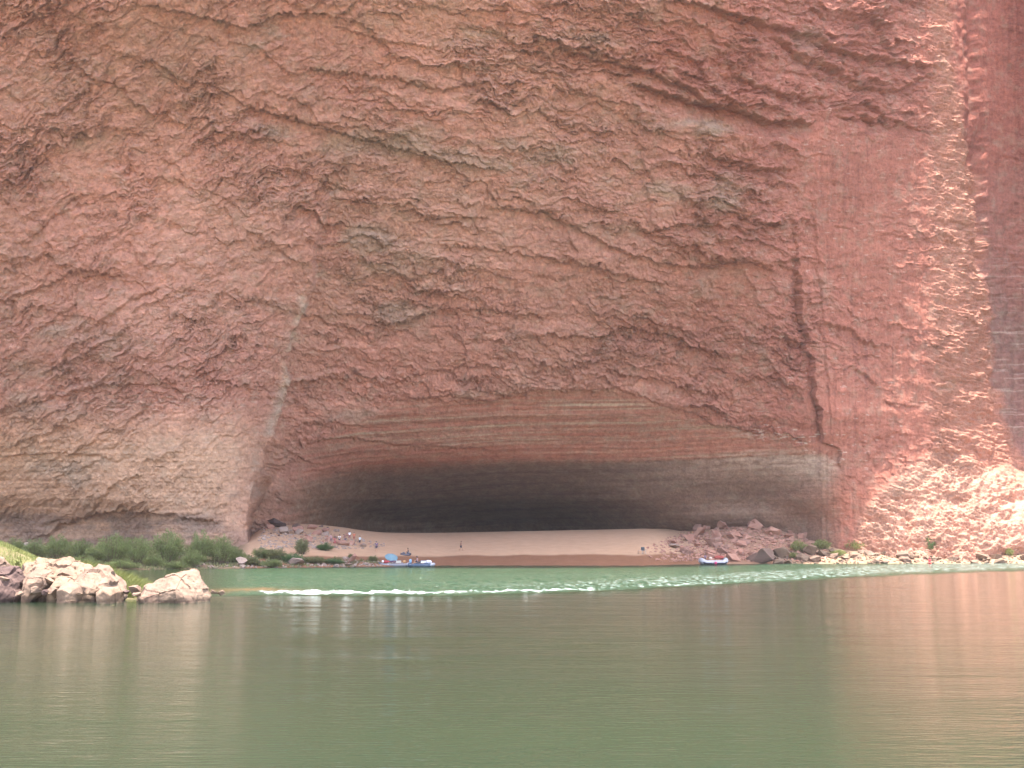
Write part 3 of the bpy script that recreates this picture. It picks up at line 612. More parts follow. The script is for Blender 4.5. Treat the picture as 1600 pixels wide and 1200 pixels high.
def make_bush(W, H, mat, seed, n_=5200, leaf=(.20, .06), up=.9):
    """unit-real bush W wide, H high: plumes of feathery leaves on stems"""
    rs = np.random.RandomState(seed); root = empty('shrub', (0, 0, 0)); segs = []; B = []; Dd = []
    n_pl = int(22 + W * 6)
    for k in range(n_pl):
        a = rs.uniform(0, 6.283); r_ = W / 2 * math.sqrt(rs.uniform(0, 1)); 
        tip = np.array([r_ * math.cos(a), r_ * .8 * math.sin(a), H * (rs.uniform(.5, 1.05)) * math.sqrt(max(.12, 1 - (r_ / (W / 2)) ** 2 * .75))])
        foot = tip * np.array([.35, .35, 0]); m_ = int(n_ / n_pl)
        t = rs.uniform(.12, 1, m_) ** .8; axis = tip - foot
        pts = foot + axis * t[:, None]; sag = np.sin(t * 3.14)[:, None] * np.array([0, 0, .12 * H]); pts = pts + sag
        rad = (.09 + .13 * np.sin(np.clip(t, 0, 1) * 3.0)) * W ** .6 * .9
        off = rs.normal(size=(m_, 3)) * rad[:, None] * .55; pts = pts + off
        dr = off / (np.linalg.norm(off, axis=1, keepdims=True) + 1e-6) * .7 + axis / np.linalg.norm(axis) * .6 + rs.normal(size=(m_, 3)) * .35; dr[:, 2] += up * .5
        B.append(pts); Dd.append(dr / np.linalg.norm(dr, axis=1, keepdims=True))
        f_, t_ = Vector(foot), Vector(tip); mid = (f_ + t_) / 2 + Vector((0, 0, .1 * H)); segs += [(f_ * .6 - Vector((0, 0, .1)), mid, .035, .02), (mid, t_, .02, .006)]
    B = np.concatenate(B); Dd = np.concatenate(Dd); B[:, 2] = np.maximum(B[:, 2], .02); q = len(B)
    tris('foliage', B, Dd, rs.uniform(.6, 1.3, q) * leaf[1], rs.uniform(.6, 1.4, q) * leaf[0], mat, root); twig_mesh('stem', segs, M_twig, root)
    return root
def copy_tree(o, parent=None):
    c = o.copy(); COL.objects.link(c); c.parent = parent
    for ch in [x for x in scene.objects if x.parent == o]: copy_tree(ch, c)
    return c
bproto = {}
def bush(px, py, wp, hp, kind, label, group=None):
    mat = {'t': L_tam, 'o': L_oliv, 'y': L_yel, 'b': L_brt}[kind]; pos = hit(px, py)
    W, H = wp * pos.y / 1754, hp * pos.y / 1754 * 1.05; var = random.randrange(3) if kind == 't' else 0; key = (kind, var)
    if key not in bproto:
        WW, HH = {'t': (5.5, 4.2), 'o': (3, 2.6), 'y': (2.2, 1.3), 'b': (4, 3)}[kind]
        o = make_bush(WW, HH, mat, 11 + var * 7 + ord(kind), {'t': 7500, 'o': 3600, 'y': 1500, 'b': 5000}[kind]); bproto[key] = (o, WW, HH)
    else: o = copy_tree(bproto[key][0])
    _, WW, HH = bproto[key]
    o.location = pos - Vector((0, 0, .15)); o.rotation_euler = (0, 0, random.uniform(0, 6.28)); o.scale = (W / WW, W / WW, H / HH)
    tag(o, label, 'shrub', group); return o
G1 = 'green shrubs in front of the left cliff foot'
for a in [(22, 869, 44, 28, 'leftmost dark green shrub, beyond the near grass'), (55, 872, 46, 30, 'second dark green shrub from the left beyond the near grass'),
          (88, 873, 48, 38, 'dark green shrub with a pointed top behind the pale weed stalks'), (122, 874, 52, 32, 'feathery green shrub right of the pale weed stalks'),
          (150, 877, 44, 28, 'low green shrub left of the broad double shrub'), (178, 880, 64, 46, 'left half of the broad double green shrub beyond the near grass'), (214, 880, 58, 42, 'right half of the broad double green shrub beyond the near grass'),
          (262, 882, 62, 54, 'tall rounded green shrub below the dark rock band'), (240, 886, 40, 22, 'low green shrub at the foot of the tall rounded one'),
          (312, 880, 46, 52, 'tallest wispy green shrub in front of the cliff pillar'), (343, 882, 48, 46, 'green shrub right of the tallest wispy one'), (300, 885, 46, 26, 'low green shrub below the tallest wispy one'),
          (368, 880, 40, 26, 'small green shrub at the foot of the pillar corner'), (190, 888, 60, 16, 'low spreading shrub at the waterline under the broad double shrub'), (275, 889, 50, 14, 'low spreading shrub at the waterline under the tall rounded shrub'), (130, 885, 60, 18, 'low shrub just behind the near grass')]:
    bush(a[0], a[1], a[2], a[3], 't', a[4], G1)
bush(472, 866, 28, 26, 'o', 'upright olive shrub on the sand below the cavern rubble'); bush(508, 860, 32, 13, 'b', 'low round dark green shrub at the edge of the cavern rubble')
G2 = 'low plants on the far bank left of the rafts'
for a in [(408, 872, 34, 18, 't', 'green plant at the cavern corner beside the pillar'), (432, 876, 38, 20, 'o', 'olive plant left of the upright shrub'), (456, 880, 40, 16, 'b', 'green plant just below the upright olive shrub'), (424, 886, 50, 14, 't', 'green plant touching the water below the cavern corner'),
          (490, 880, 46, 12, 'o', 'low olive plant right of the upright shrub'), (520, 881, 40, 10, 'b', 'low green plant midway to the rafts'), (548, 874, 14, 10, 'o', 'wispy plant left of the rafts'), (583, 878, 18, 11, 'o', 'tiny plant just left of the rafts'), (390, 884, 40, 16, 'o', 'olive plant between the pillar foot and water')]:
    bush(*a[:4], a[4], a[5], G2)
G3 = 'yellow-green tufts on the sunlit shore'
for a in [(1248, 862, 26, 17, 'yellow-green tuft nearest the shaded rubble heap'), (1240, 872, 20, 9, 'yellow-green tuft between the first cream boulders'), (1284, 858, 30, 14, 'yellow-green tuft left of centre at the top of the sunlit rocks'), (1335, 860, 34, 15, 'wide yellow-green tuft on top of the sunlit rocks'), (1366, 861, 22, 11, 'small yellow-green tuft beside the wide one'),
          (1394, 862, 28, 12, 'yellow-green tuft under the sunlit slope'), (1424, 864, 20, 10, 'yellow-green tuft just left of the round green bush'), (1530, 866, 24, 14, 'faint green tuft right of the round green bush'), (1578, 868, 12, 12, 'green tuft near the picture edge'), (1310, 868, 24, 9, 'low tuft among the middle sunlit rocks')]:
    bush(*a[:4], 'y', a[4], G3)
bush(1452, 868, 40, 29, 'b', 'round bright green bush on the sunlit right shore')
# grass of the near bank, ground cover of the far bank
rs = np.random.RandomState(9)
def blades(name, xs, ys, zs, hgt, wid, mat, label, lean=.35, bend=(0, 0)):
    q = len(xs); d = rs.normal(size=(q, 3)) * lean; d[:, 2] = 1; d[:, 0] += bend[0]; d[:, 1] += bend[1]; d /= np.linalg.norm(d, axis=1, keepdims=True)
    o = tris(name, np.stack([xs, ys, zs], 1), d, rs.uniform(.6, 1.3, q) * wid, rs.uniform(.4, 1.2, q) * hgt, mat); tag(o, label, None, None, 'stuff'); return o
q = 26000; gx_ = rs.uniform(-36, -20.2, q); gy_ = rs.uniform(57, 72, q); gz_ = bank_z(gx_, gy_); k_ = (gz_ > .1) & (fbm(gx_ * .5, gy_ * .5, 66, 3) > -.35)
blades('grass', gx_[k_], gy_[k_], gz_[k_] - .03, .34, .03, L_gr, 'bright yellow-green grass on the near bank behind the boulders')
q = 9000; gx_ = rs.uniform(-25.5, -19.6, q); gy_ = rs.uniform(58, 63, q); gz_ = bank_z(gx_, gy_); k_ = gz_ > -.1
blades('grass', gx_[k_], gy_[k_], gz_[k_], .8, .028, L_gr, 'long drooping grass above the water right of the cream boulder', .3, (.7, -.3))
q = 30000; pxr = rs.uniform(-80, 610, q); dd = rs.uniform(.3, 26, q); yy = shoreY(pxr) + dd; xx = (pxr - 800) / (F * CP) * yy; zz = ground_z(xx, yy)
k_ = (fbm(xx * .25, yy * .25, 67, 3) > np.interp(pxr, [0, 380, 420, 560, 610], [-.3, -.25, -.1, .05, .3])) & (dd < np.interp(pxr, [0, 360, 400, 610], [26, 24, 14, 6]))
blades('ground_cover', xx[k_], yy[k_], zz[k_] - .02, .45, .09, L_oliv, 'low green and olive ground cover on the far bank', .6)
# weed stalks on the near bank
for (px, Y, h_, lab) in ((92, 60, 1.0, 'tall pale-tipped weed standing in the near grass behind the cream boulder'), (46, 60.5, .8, 'weed stalk in the near grass left of the tallest weed'), (112, 60, .6, 'short weed right of the tallest weed in the near grass'), (2, 60, .9, 'yellow weed on the mound at the picture edge')):
    x = (px - 800) / (F * CP) * Y; z = float(bank_z(np.array([x]), np.array([Y]))[0]); r_ = empty('weed_plant', (x, Y, z - .05)); rr = np.random.RandomState(px + 5); segs = []; B = []; Dd = []
    for k in range(9):
        t_ = Vector((rr.normal() * .28 * h_, rr.normal() * .2 * h_, h_ * rr.uniform(.6, 1.1))); segs.append((Vector((0, 0, 0)), t_, .012, .006))
        for j in range(40):
            f_ = rr.uniform(.3, 1.0); B.append(np.array(t_ * f_) + rr.normal(size=3) * .035); v = rr.normal(size=3); v[2] += .6; Dd.append(v / np.linalg.norm(v))
    twig_mesh('stem', segs, M_twig, r_); B = np.array(B); tris('foliage', B, np.array(Dd), np.full(len(B), .04), np.full(len(B), .1), L_yel, r_); tag(r_, lab, 'weed')

# ================================================================ people
M_skin = simple('skin', (.36, .20, .13), .6, .1); M_hair = simple('hair', (.05, .03, .02), .7, .2)
_cm = {}
def cloth(c):
    if c not in _cm: _cm[c] = simple('cloth_%d' % len(_cm), c, .85, .12, 20)
    return _cm[c]
def skin_mesh(name, V_, E_, Rr, mat, parent, sub=2):
    me = bpy.data.meshes.new(name); me.from_pydata([tuple(v) for v in V_], E_, []); o = bpy.data.objects.new(name, me); COL.objects.link(o)
    m = o.modifiers.new('skin', 'SKIN'); sv = me.skin_vertices[0].data if me.skin_vertices else None
    if sv is None:
        bm = bmesh.new(); bm.from_mesh(me); bm.verts.layers.skin.verify(); bm.to_mesh(me); bm.free(); sv = me.skin_vertices[0].data
    for i, r_ in enumerate(Rr):
        sv[i].radius = r_ if isinstance(r_, tuple) else (r_, r_); sv[i].use_root = (i == 0)
    o.modifiers.new('sub', 'SUBSURF').levels = sub
    dg = bpy.context.evaluated_depsgraph_get(); m2 = bpy.data.meshes.new_from_object(o.evaluated_get(dg)); bpy.data.objects.remove(o)
    m2.name = name
    for pl in m2.polygons: pl.use_smooth = True
    return link(name, m2, mat, parent)
def add_limb(bm, pts, rad, seg=6):
    rings = []
    for i, (q, r_) in enumerate(zip(pts, rad)):
        d = (pts[min(i + 1, len(pts) - 1)] - pts[max(i - 1, 0)]).normalized(); a = d.orthogonal().normalized(); b = d.cross(a)
        rings.append([bm.verts.new(q + (a * math.cos(t * 6.2832 / seg) + b * math.sin(t * 6.2832 / seg)) * r_) for t in range(seg)])
    for i in range(len(rings) - 1):
        for t in range(seg): bm.faces.new((rings[i][t], rings[i][(t + 1) % seg], rings[i + 1][(t + 1) % seg], rings[i + 1][t]))
    bm.faces.new(rings[-1]); bm.faces.new(rings[0][::-1])
POSE = {  # joints seen from the person: x right, y forward, z up (metres, 1.75 tall)
 'stand': dict(pel=(0, 0, .95), kn=((-.10, .02, .50), (.11, .04, .50)), an=((-.12, -.02, .09), (.14, .0, .09)), el=((-.27, -.04, 1.13), (.28, -.02, 1.13)), wr=((-.28, .08, .90), (.30, .10, .90)), lean=0),
 'walk': dict(pel=(0, 0, .93), kn=((-.09, .20, .52), (.10, -.02, .48)), an=((-.10, .32, .10), (.10, -.36, .14)), el=((-.26, -.16, 1.14), (.26, .10, 1.14)), wr=((-.25, -.06, .92), (.24, .32, 1.0)), lean=.05),
 'bend': dict(pel=(0, -.08, .90), kn=((-.12, .08, .50), (.13, .06, .50)), an=((-.14, -.02, .09), (.15, -.02, .09)), el=((-.22, .30, 1.0), (.22, .32, 1.0)), wr=((-.16, .48, .84), (.18, .50, .82)), lean=.30),
 'sit': dict(pel=(0, 0, .12), kn=((-.14, .42, .34), (.15, .42, .32)), an=((-.13, .52, -.06), (.14, .54, -.06)), el=((-.27, .10, .36), (.27, .12, .36)), wr=((-.16, .34, .34), (.16, .36, .34)), lean=.08),
 'row': dict(pel=(0, 0, .12), kn=((-.15, .40, .28), (.15, .40, .28)), an=((-.14, .60, -.08), (.14, .60, -.08)), el=((-.30, .18, .42), (.30, .18, .42)), wr=((-.30, .42, .42), (.30, .42, .42)), lean=.12)}
def person(loc, rz, pose, shirt, shorts, label, group=None, hat=None, skirt=False, h=1.75, bare=False):
    r_ = empty('person', loc, rz); q = POSE[pose]; pel = Vector(q['pel']); ln = q['lean']; up = Vector((0, math.sin(ln * 1.6), math.cos(ln * 1.6)))
    waist = pel + up * .14; chest = pel + up * .36; neckb = pel + up * .50; neck = pel + up * .56 + Vector((0, .01, 0)); head = pel + up * .68 + Vector((0, .03, .0)); top = pel + up * .76 + Vector((0, .02, 0))
    sh = [chest + up * .09 + Vector((s * .18, 0, 0)) for s in (-1, 1)]; hp = [pel + Vector((s * .09, 0, -.04)) for s in (-1, 1)]
    kn = [Vector(v) for v in q['kn']]; an = [Vector(v) for v in q['an']]; el = [Vector(v) for v in q['el']]; wr = [Vector(v) for v in q['wr']]
    V_ = [pel, waist, chest, neckb, neck, head, top]; E_ = [(0, 1), (1, 2), (2, 3), (3, 4), (4, 5), (5, 6)]; Rr = [(.15, .11), (.13, .095), (.15, .11), (.09, .07), (.052, .052), (.085, .10), (.07, .085)]
    for i in (0, 1):
        b = len(V_); toe = an[i] + Vector((0, .17, -.05)); V_ += [sh[i], el[i], wr[i], wr[i] + (wr[i] - el[i]).normalized() * .07, hp[i], kn[i], an[i], toe]
        Rr += [.06, .042, .027, (.035, .02), .085, .055, .038, (.035, .025)]; E_ += [(2, b), (b, b + 1), (b + 1, b + 2), (b + 2, b + 3), (0, b + 4), (b + 4, b + 5), (b + 5, b + 6), (b + 6, b + 7)]
    body = skin_mesh('body', V_, E_, Rr, M_skin, r_, 1)
    bm = bmesh.new(); bm.from_mesh(body.data)      # fingers, thumb, nose, ears
    for i, s in ((0, -1), (1, 1)):
        f = (wr[i] - el[i]).normalized(); side = f.cross(Vector((0, 0, 1))).normalized() if abs(f.z) < .9 else Vector((0, 1, 0)); cl = f.cross(side).normalized()
        palm = wr[i] + f * .075
        for k in range(4):
            b0 = palm + side * (k - 1.5) * .019; L_ = (.075, .085, .08, .062)[k]; add_limb(bm, [b0 - f * .02, b0 + f * L_ * .5, b0 + f * L_ * .8 + cl * .018, b0 + f * L_ * .9 + cl * .04], [.009, .009, .008, .006], 5)
        b0 = wr[i] + f * .03 + side * .03; add_limb(bm, [b0, b0 + side * .03 + f * .02, b0 + side * .035 + f * .05 + cl * .01], [.011, .010, .007], 5)
    add_limb(bm, [head + Vector((0, .075, .02)), head + Vector((0, .118, -.018))], [.010, .016], 5)
    for s in (-1, 1): add_limb(bm, [head + Vector((s * .078, 0, .0)), head + Vector((s * .096, -.01, .005))], [.022, .016], 6)
    add_limb(bm, [head + Vector((-.025, .085, -.055)), head + Vector((.025, .085, -.055))], [.008, .008], 5)
    bm.to_mesh(body.data); bm.free()
    for s in (-1, 1):
        bm = bmesh.new(); bmesh.ops.create_icosphere(bm, subdivisions=1, radius=.012, matrix=Matrix.Translation(head + Vector((s * .033, .088, .02)))); me = bpy.data.meshes.new('eye'); bm.to_mesh(me); bm.free(); link('eye', me, M_hair, r_)
    if not bare:
        skin_mesh('shirt', [pel + up * .02, waist, chest, neckb] + [sh[0], sh[0].lerp(el[0], .6), sh[1], sh[1].lerp(el[1], .6)], [(0, 1), (1, 2), (2, 3), (2, 4), (4, 5), (2, 6), (6, 7)], [(.165, .13), (.15, .115), (.165, .125), (.09, .075), .075, .062, .075, .062], cloth(shirt), r_, 1)
    k_ = .55 if not skirt else .8
    if skirt:
        bm = bmesh.new(); add_limb(bm, [pel + up * .1, pel - up * .05, pel.lerp((kn[0] + kn[1]) / 2, .9)], [.15, .18, .25], 12); me = bpy.data.meshes.new('skirt'); bm.to_mesh(me); bm.free(); link('skirt', me, cloth(shorts), r_)
    else:
        skin_mesh('shorts', [pel + up * .03] + [hp[0], hp[0].lerp(kn[0], k_), hp[0].lerp(kn[0], .85), hp[1], hp[1].lerp(kn[1], k_), hp[1].lerp(kn[1], .85)], [(0, 1), (1, 2), (2, 3), (0, 4), (4, 5), (5, 6)], [(.165, .13), .11, .092, .085, .11, .092, .085], cloth(shorts), r_, 1)
    bm = bmesh.new(); bmesh.ops.create_uvsphere(bm, u_segments=12, v_segments=8, radius=.112, matrix=Matrix.Translation(head + Vector((0, -.018, .035))))
    for v in bm.verts:
        if v.co.y > head.y + .05 and v.co.z < head.z + .06: v.co.y = head.y + .04
    me = bpy.data.meshes.new('hair'); bm.to_mesh(me); bm.free(); link('hair', me, M_hair, r_)
    if hat:
        bm = bmesh.new(); c0 = head + Vector((0, 0, .09)); add_limb(bm, [c0, c0 + Vector((0, 0, .015)), c0 + Vector((0, 0, .02)), c0 + Vector((0, 0, .12))], [.20, .20, .12, .09], 14); me = bpy.data.meshes.new('hat'); bm.to_mesh(me); bm.free(); link('hat', me, cloth(hat), r_)
    r_.scale = (h / 1.75,) * 3; tag(r_, label, 'person', group); return r_
def stand(px, py, rz, pose, *a, **k):
    p0 = hit(px, py); return person(p0 + Vector((0, 0, -.03)), rz, pose, *a, **k)
stand(720, 861, R(-100), 'walk', (.16, .07, .06), (.05, .04, .05), 'lone dark-clad person walking across the open sand')
stand(588, 862, R(20), 'stand', (.12, .08, .16), (.04, .03, .05), 'person in a dark purple top standing at the end of the rubble')
GP = 'group of people gathered by the cavern rubble'
stand(562, 853, R(150), 'stand', (.62, .70, .74), (.02, .02, .03), 'person in a pale blue top and black shorts at the right of the group', GP)
stand(553, 847, R(190), 'stand', (.50, .16, .09), (.28, .10, .08), 'person in an orange-red top between the white tops', GP)
stand(546, 845, R(170), 'stand', (.75, .72, .74), (.30, .12, .13), 'person in a white top and dull red shorts high in the middle of the group', GP)
stand(539, 849, R(120), 'bend', (.26, .12, .12), (.12, .09, .12), 'person in brown-red bending left of the high white top', GP)
stand(530, 850, R(200), 'bend', (.80, .80, .80), (.06, .05, .09), 'person in a bright white top bending forward over dark shorts', GP)
stand(523, 854, R(160), 'bend', (.50, .10, .13), (.42, .09, .11), 'person all in red at the lower left of the group', GP)
stand(517, 850, R(220), 'stand', (.45, .26, .26), (.20, .12, .13), 'leftmost person of the group in a faded pink top', GP)

# ================================================================ boats and camp things
M_grey_t = simple('grey_hypalon', (.19, .19, .22), .5, .1, 3); M_white_t = simple('white_hypalon', (.36, .36, .40), .45, .08, 3); M_blue_t = simple('blue_hypalon', (.05, .085, .14), .6, .15, 3); M_black = simple('black_rubber', (.025, .025, .04), .5, .2)
M_metal = simple('frame_metal', (.5, .5, .5), .35, .1, 5, 0, .8); M_wood = simple('oar_wood', (.42, .26, .12), .5, .2); M_red = simple('red_plastic', (.55, .05, .05), .4, .15); M_magenta = simple('crimson_emblem', (.5, .03, .14), .5, .05)
def obj_bm(name, bm, mat, parent, smooth=True):
    bmesh.ops.recalc_face_normals(bm, faces=list(bm.faces)); me = bpy.data.meshes.new(name); bm.to_mesh(me); bm.free()
    if smooth:
        for pl in me.polygons: pl.use_smooth = True
    return link(name, me, mat, parent)
def tube_loop(pts, r_, seg=12):
    bm = bmesh.new(); n_ = len(pts); rings = []
    for i in range(n_):
        d = (pts[(i + 1) % n_] - pts[i - 1]).normalized(); a = d.cross(Vector((0, 0, 1))).normalized(); b = a.cross(d)
        rings.append([bm.verts.new(pts[i] + (a * math.cos(t * 6.2832 / seg) + b * math.sin(t * 6.2832 / seg)) * r_) for t in range(seg)])
    for i in range(n_):
        for t in range(seg): bm.faces.new((rings[i][t], rings[i][(t + 1) % seg], rings[(i + 1) % n_][(t + 1) % seg], rings[(i + 1) % n_][t]))
    return bm
def box_bm(bm, c, s, rz=0, bev=.02):
    r0 = bmesh.ops.create_cube(bm, size=1, matrix=Matrix.Translation(c) @ Matrix.Rotation(rz, 4, 'Z') @ Matrix.Diagonal((*s, 1)))
    es = list({e for v in r0['verts'] for e in v.link_edges}); bmesh.ops.bevel(bm, geom=es, offset=bev, segments=2, affect='EDGES')
def raft(loc, rz, L_, W_, tube, ends, label, group=None, emblem=False, oars=True, dark_low=False, rad=.27, kick=.42):
    r_ = empty('inflatable_raft', loc, rz); pts = []; N_ = 64
    for i in range(N_):
        a = i / N_ * 6.28318; ex = .42; c_, s_ = math.cos(a), math.sin(a)
        x = (L_ / 2 - rad) * math.copysign(abs(c_) ** ex, c_); y = (W_ / 2 - rad) * math.copysign(abs(s_) ** .75, s_)
        pts.append(Vector((x, y, rad * .75 + kick * max(0, abs(x) / (L_ / 2) - .55) ** 1.6 * 2.2)))
    o = obj_bm('tube', tube_loop(pts, rad), tube, r_)
    o.data.materials.append(ends); o.data.materials.append(M_black)
    for pl in o.data.polygons:
        c_ = pl.center
        if abs(c_.x) > L_ / 2 * .80: pl.material_index = 1
        elif dark_low and c_.z < rad * .95 and abs(c_.y) > W_ / 2 - rad: pl.material_index = 2
    bm = bmesh.new(); box_bm(bm, Vector((0, 0, .14)), (L_ * .8, W_ - 2 * rad - .02, .08)); obj_bm('floor', bm, M_black, r_)
    for x in (-L_ * .18, L_ * .2):
        bm = bmesh.new(); add_limb(bm, [Vector((x, -W_ / 2 + rad, .42)), Vector((x, W_ / 2 - rad, .42))], [.2, .2], 12); obj_bm('thwart', bm, tube, r_)
    bm = bmesh.new()
    for a, b in (((-.7, -W_ / 2 + .2, .56), (.8, -W_ / 2 + .2, .56)), ((-.7, W_ / 2 - .2, .56), (.8, W_ / 2 - .2, .56)), ((-.7, -W_ / 2 + .2, .56), (-.7, W_ / 2 - .2, .56)), ((.8, -W_ / 2 + .2, .56), (.8, W_ / 2 - .2, .56)), ((.1, -W_ / 2 + .2, .56), (.1, W_ / 2 - .2, .56))):
        add_limb(bm, [Vector(a), Vector(b)], [.025, .025], 8)
    obj_bm('rowing_frame', bm, M_metal, r_)
    if oars:
        for s in (-1, 1):
            bm = bmesh.new(); a = Vector((.0, s * .35, .85)); b = Vector((-.9, s * (W_ / 2 + 1.1), .38)); add_limb(bm, [a, b], [.025, .02], 8); og = obj_bm('oar', bm, M_wood, r_)
            bm = bmesh.new(); box_bm(bm, Vector((0, 0, 0)), (.5, .16, .02), 0, .008); bl = obj_bm('blade', bm, M_white_t, og); bl.location = b + (b - a).normalized() * .22; bl.rotation_euler = (b - a).to_track_quat('X', 'Z').to_euler()
    bm = bmesh.new()
    for s in (-1, 1): add_limb(bm, [Vector((x, s * (W_ / 2 + .005 + .02), rad * .95)) for x in np.linspace(-L_ * .34, L_ * .34, 9)], [.012] * 9, 6)
    obj_bm('grab_line', bm, M_white_t, r_)
    if emblem:
        bm = bmesh.new(); add_limb(bm, [Vector((0, -W_ / 2 - .0, rad * .72)), Vector((0, -W_ / 2 - .025, rad * .72))], [.26, .26], 20); obj_bm('emblem', bm, M_magenta, r_)
    tag(r_, label, 'raft', group); return r_
def wpos(px, Y, z=0): return Vector(((px - 800) / (F * CP) * Y, Y, z))
YL = 174.0
raft(wpos(622, YL + 1), R(3), 5.4, 2.3, M_grey_t, M_blue_t, 'grey raft with blue ends moored at the left of the cluster', 'rafts moored at the sand')
raft(wpos(661, YL - .8), R(-14), 4.6, 2.1, M_blue_t, M_white_t, 'blue raft with a pale bow at the right of the cluster', 'rafts moored at the sand')
raft(wpos(600, YL + 3.6, .1), R(12), 3.2, 1.8, M_blue_t, M_blue_t, 'small blue raft half hidden behind the grey raft', 'rafts moored at the sand', oars=False)
def lump(name, cat, px, Y, z, s, mat, label, seed, group=None, rz=0):
    bm = bmesh.new(); bmesh.ops.create_icosphere(bm, subdivisions=3, radius=.5)
    for v in bm.verts:
        v.co = Vector((math.copysign(abs(v.co.x * 2) ** .7, v.co.x) * .5 * s[0], math.copysign(abs(v.co.y * 2) ** .7, v.co.y) * .5 * s[1], math.copysign(abs(v.co.z * 2) ** .75, v.co.z) * .5 * s[2]))
        v.co *= 1 + .12 * mnoise.noise(v.co * 3 + Vector((seed, 0, 0)))
    o = obj_bm(name, bm, mat, None); q = wpos(px, Y, z + s[2] / 2); o.location = q; o.rotation_euler.z = rz; tag(o, label, cat, group)
    bm = bmesh.new(); 
    for x in (-s[0] * .2, s[0] * .2):
        add_limb(bm, [Vector((x, -s[1] * .46 * math.cos(t), s[2] * .52 * math.sin(t))) for t in np.linspace(-.6, 3.7, 12)], [.015] * 12, 5)
    obj_bm('strap', bm, M_black, o); return o
GB = 'gear lashed on the left rafts'
lump('dry_bag', 'bag', 608, YL + 1, .5, (1.1, .6, .45), cloth((.30, .04, .05)), 'dark red dry bag on the grey raft under the blue parasol', 1, GB); lump('dry_bag', 'bag', 619, YL + 1, .5, (1.0, .6, .42), cloth((.10, .05, .10)), 'purple-black dry bag right of the dark red bag', 2, GB)
lump('dry_bag', 'bag', 603, YL + .8, .62, (.35, .35, .35), cloth((.75, .72, .70)), 'small white bag at the left of the red bag', 3, GB); lump('dry_bag', 'bag', 636, YL + 1.1, .5, (.5, .5, .5), cloth((.45, .25, .12)), 'orange-brown bag midway along the grey raft', 4, GB)
lump('dry_bag', 'bag', 645, YL + 1, .5, (.4, .4, .65), cloth((.25, .40, .55)), 'upright pale blue bag at the bow of the grey raft', 5, GB); lump('dry_bag', 'bag', 673, YL - .6, .5, (.9, .5, .5), cloth((.70, .70, .75)), 'pale grey cover on the bow of the blue raft', 6, GB)
lump('dry_bag', 'bag', 660, YL - .4, .5, (.6, .5, .4), cloth((.03, .03, .05)), 'black bag behind the white cooler on the blue raft', 7, GB)
def cooler(px, Y, z, col, label, rz=0):
    r_ = empty('cooler', wpos(px, Y, z), rz); bm = bmesh.new(); box_bm(bm, Vector((0, 0, .17)), (.8, .42, .34), 0, .03); obj_bm('box', bm, cloth(col), r_, False)
    bm = bmesh.new(); box_bm(bm, Vector((0, 0, .385)), (.84, .46, .08), 0, .03); obj_bm('lid', bm, M_white_t, r_, False); bm = bmesh.new(); add_limb(bm, [Vector((-.43, -.1, .28)), Vector((-.47, 0, .28)), Vector((-.43, .1, .28))], [.015] * 3, 6); obj_bm('handle', bm, M_black, r_); tag(r_, label, 'cooler')
cooler(665, YL - 1, .52, (.75, .72, .75), 'white cooler on the blue raft beside the seated person', R(10)); cooler(627, YL + 1, .52, (.55, .5, .42), 'beige cooler in the middle of the grey raft')
# parasol
r_ = empty('parasol', wpos(614, YL + 3.2, .35)); r_.rotation_euler = (R(32), R(14), 0)
bm = bmesh.new(); add_limb(bm, [Vector((0, 0, 0)), Vector((0, 0, 1.75))], [.02, .02], 8); obj_bm('pole', bm, M_metal, r_)
bm = bmesh.new(); c_ = bm.verts.new((0, 0, 1.75)); prev = [c_]
rings = []
for k in range(1, 6):
    t = k / 5; rings.append([bm.verts.new((1.05 * t * math.cos(a), 1.05 * t * math.sin(a), 1.75 - .42 * t ** 1.8 - (.05 * t if j % 2 else 0))) for j, a in enumerate(np.linspace(0, 6.2832, 17)[:-1])])
for j in range(16): bm.faces.new((c_, rings[0][j], rings[0][(j + 1) % 16]))
for k in range(4):
    for j in range(16): bm.faces.new((rings[k][j], rings[k + 1][j], rings[k + 1][(j + 1) % 16], rings[k][(j + 1) % 16]))
obj_bm('canopy', bm, cloth((.13, .22, .27)), r_, False)
bm = bmesh.new()
for a in np.linspace(0, 6.2832, 9)[:-1]: add_limb(bm, [Vector((.02 * math.cos(a), .02 * math.sin(a), 1.72)), Vector((.55 * math.cos(a), .55 * math.sin(a), 1.56)), Vector((1.02 * math.cos(a), 1.02 * math.sin(a), 1.27))], [.008] * 3, 5)
obj_bm('rib', bm, M_metal, r_); tag(r_, 'light blue parasol tilted over the left rafts', 'parasol')
person(wpos(656, YL - .6, .62), R(110), 'sit', (.45, .28, .30), (.04, .04, .08), 'person in a faded pink top sitting on the blue raft', None, (.06, .05, .06), h=1.8)
# dark inflatable kayak pulled up on the sand, with someone sitting on it
q0 = hit(634, 868); raft(q0 + Vector((0, 0, -.05)), R(-6), 1.9, .9, simple('slate_rubber', (.07, .07, .10), .5, .1), M_black, 'small dark inflatable boat pulled up on the sand behind the rafts', None, False, False, False, .2)
person(q0 + Vector((.45, -.1, .30)), R(100), 'sit', (.04, .04, .07), (.03, .03, .04), 'person in black sitting on the small dark boat on the sand')
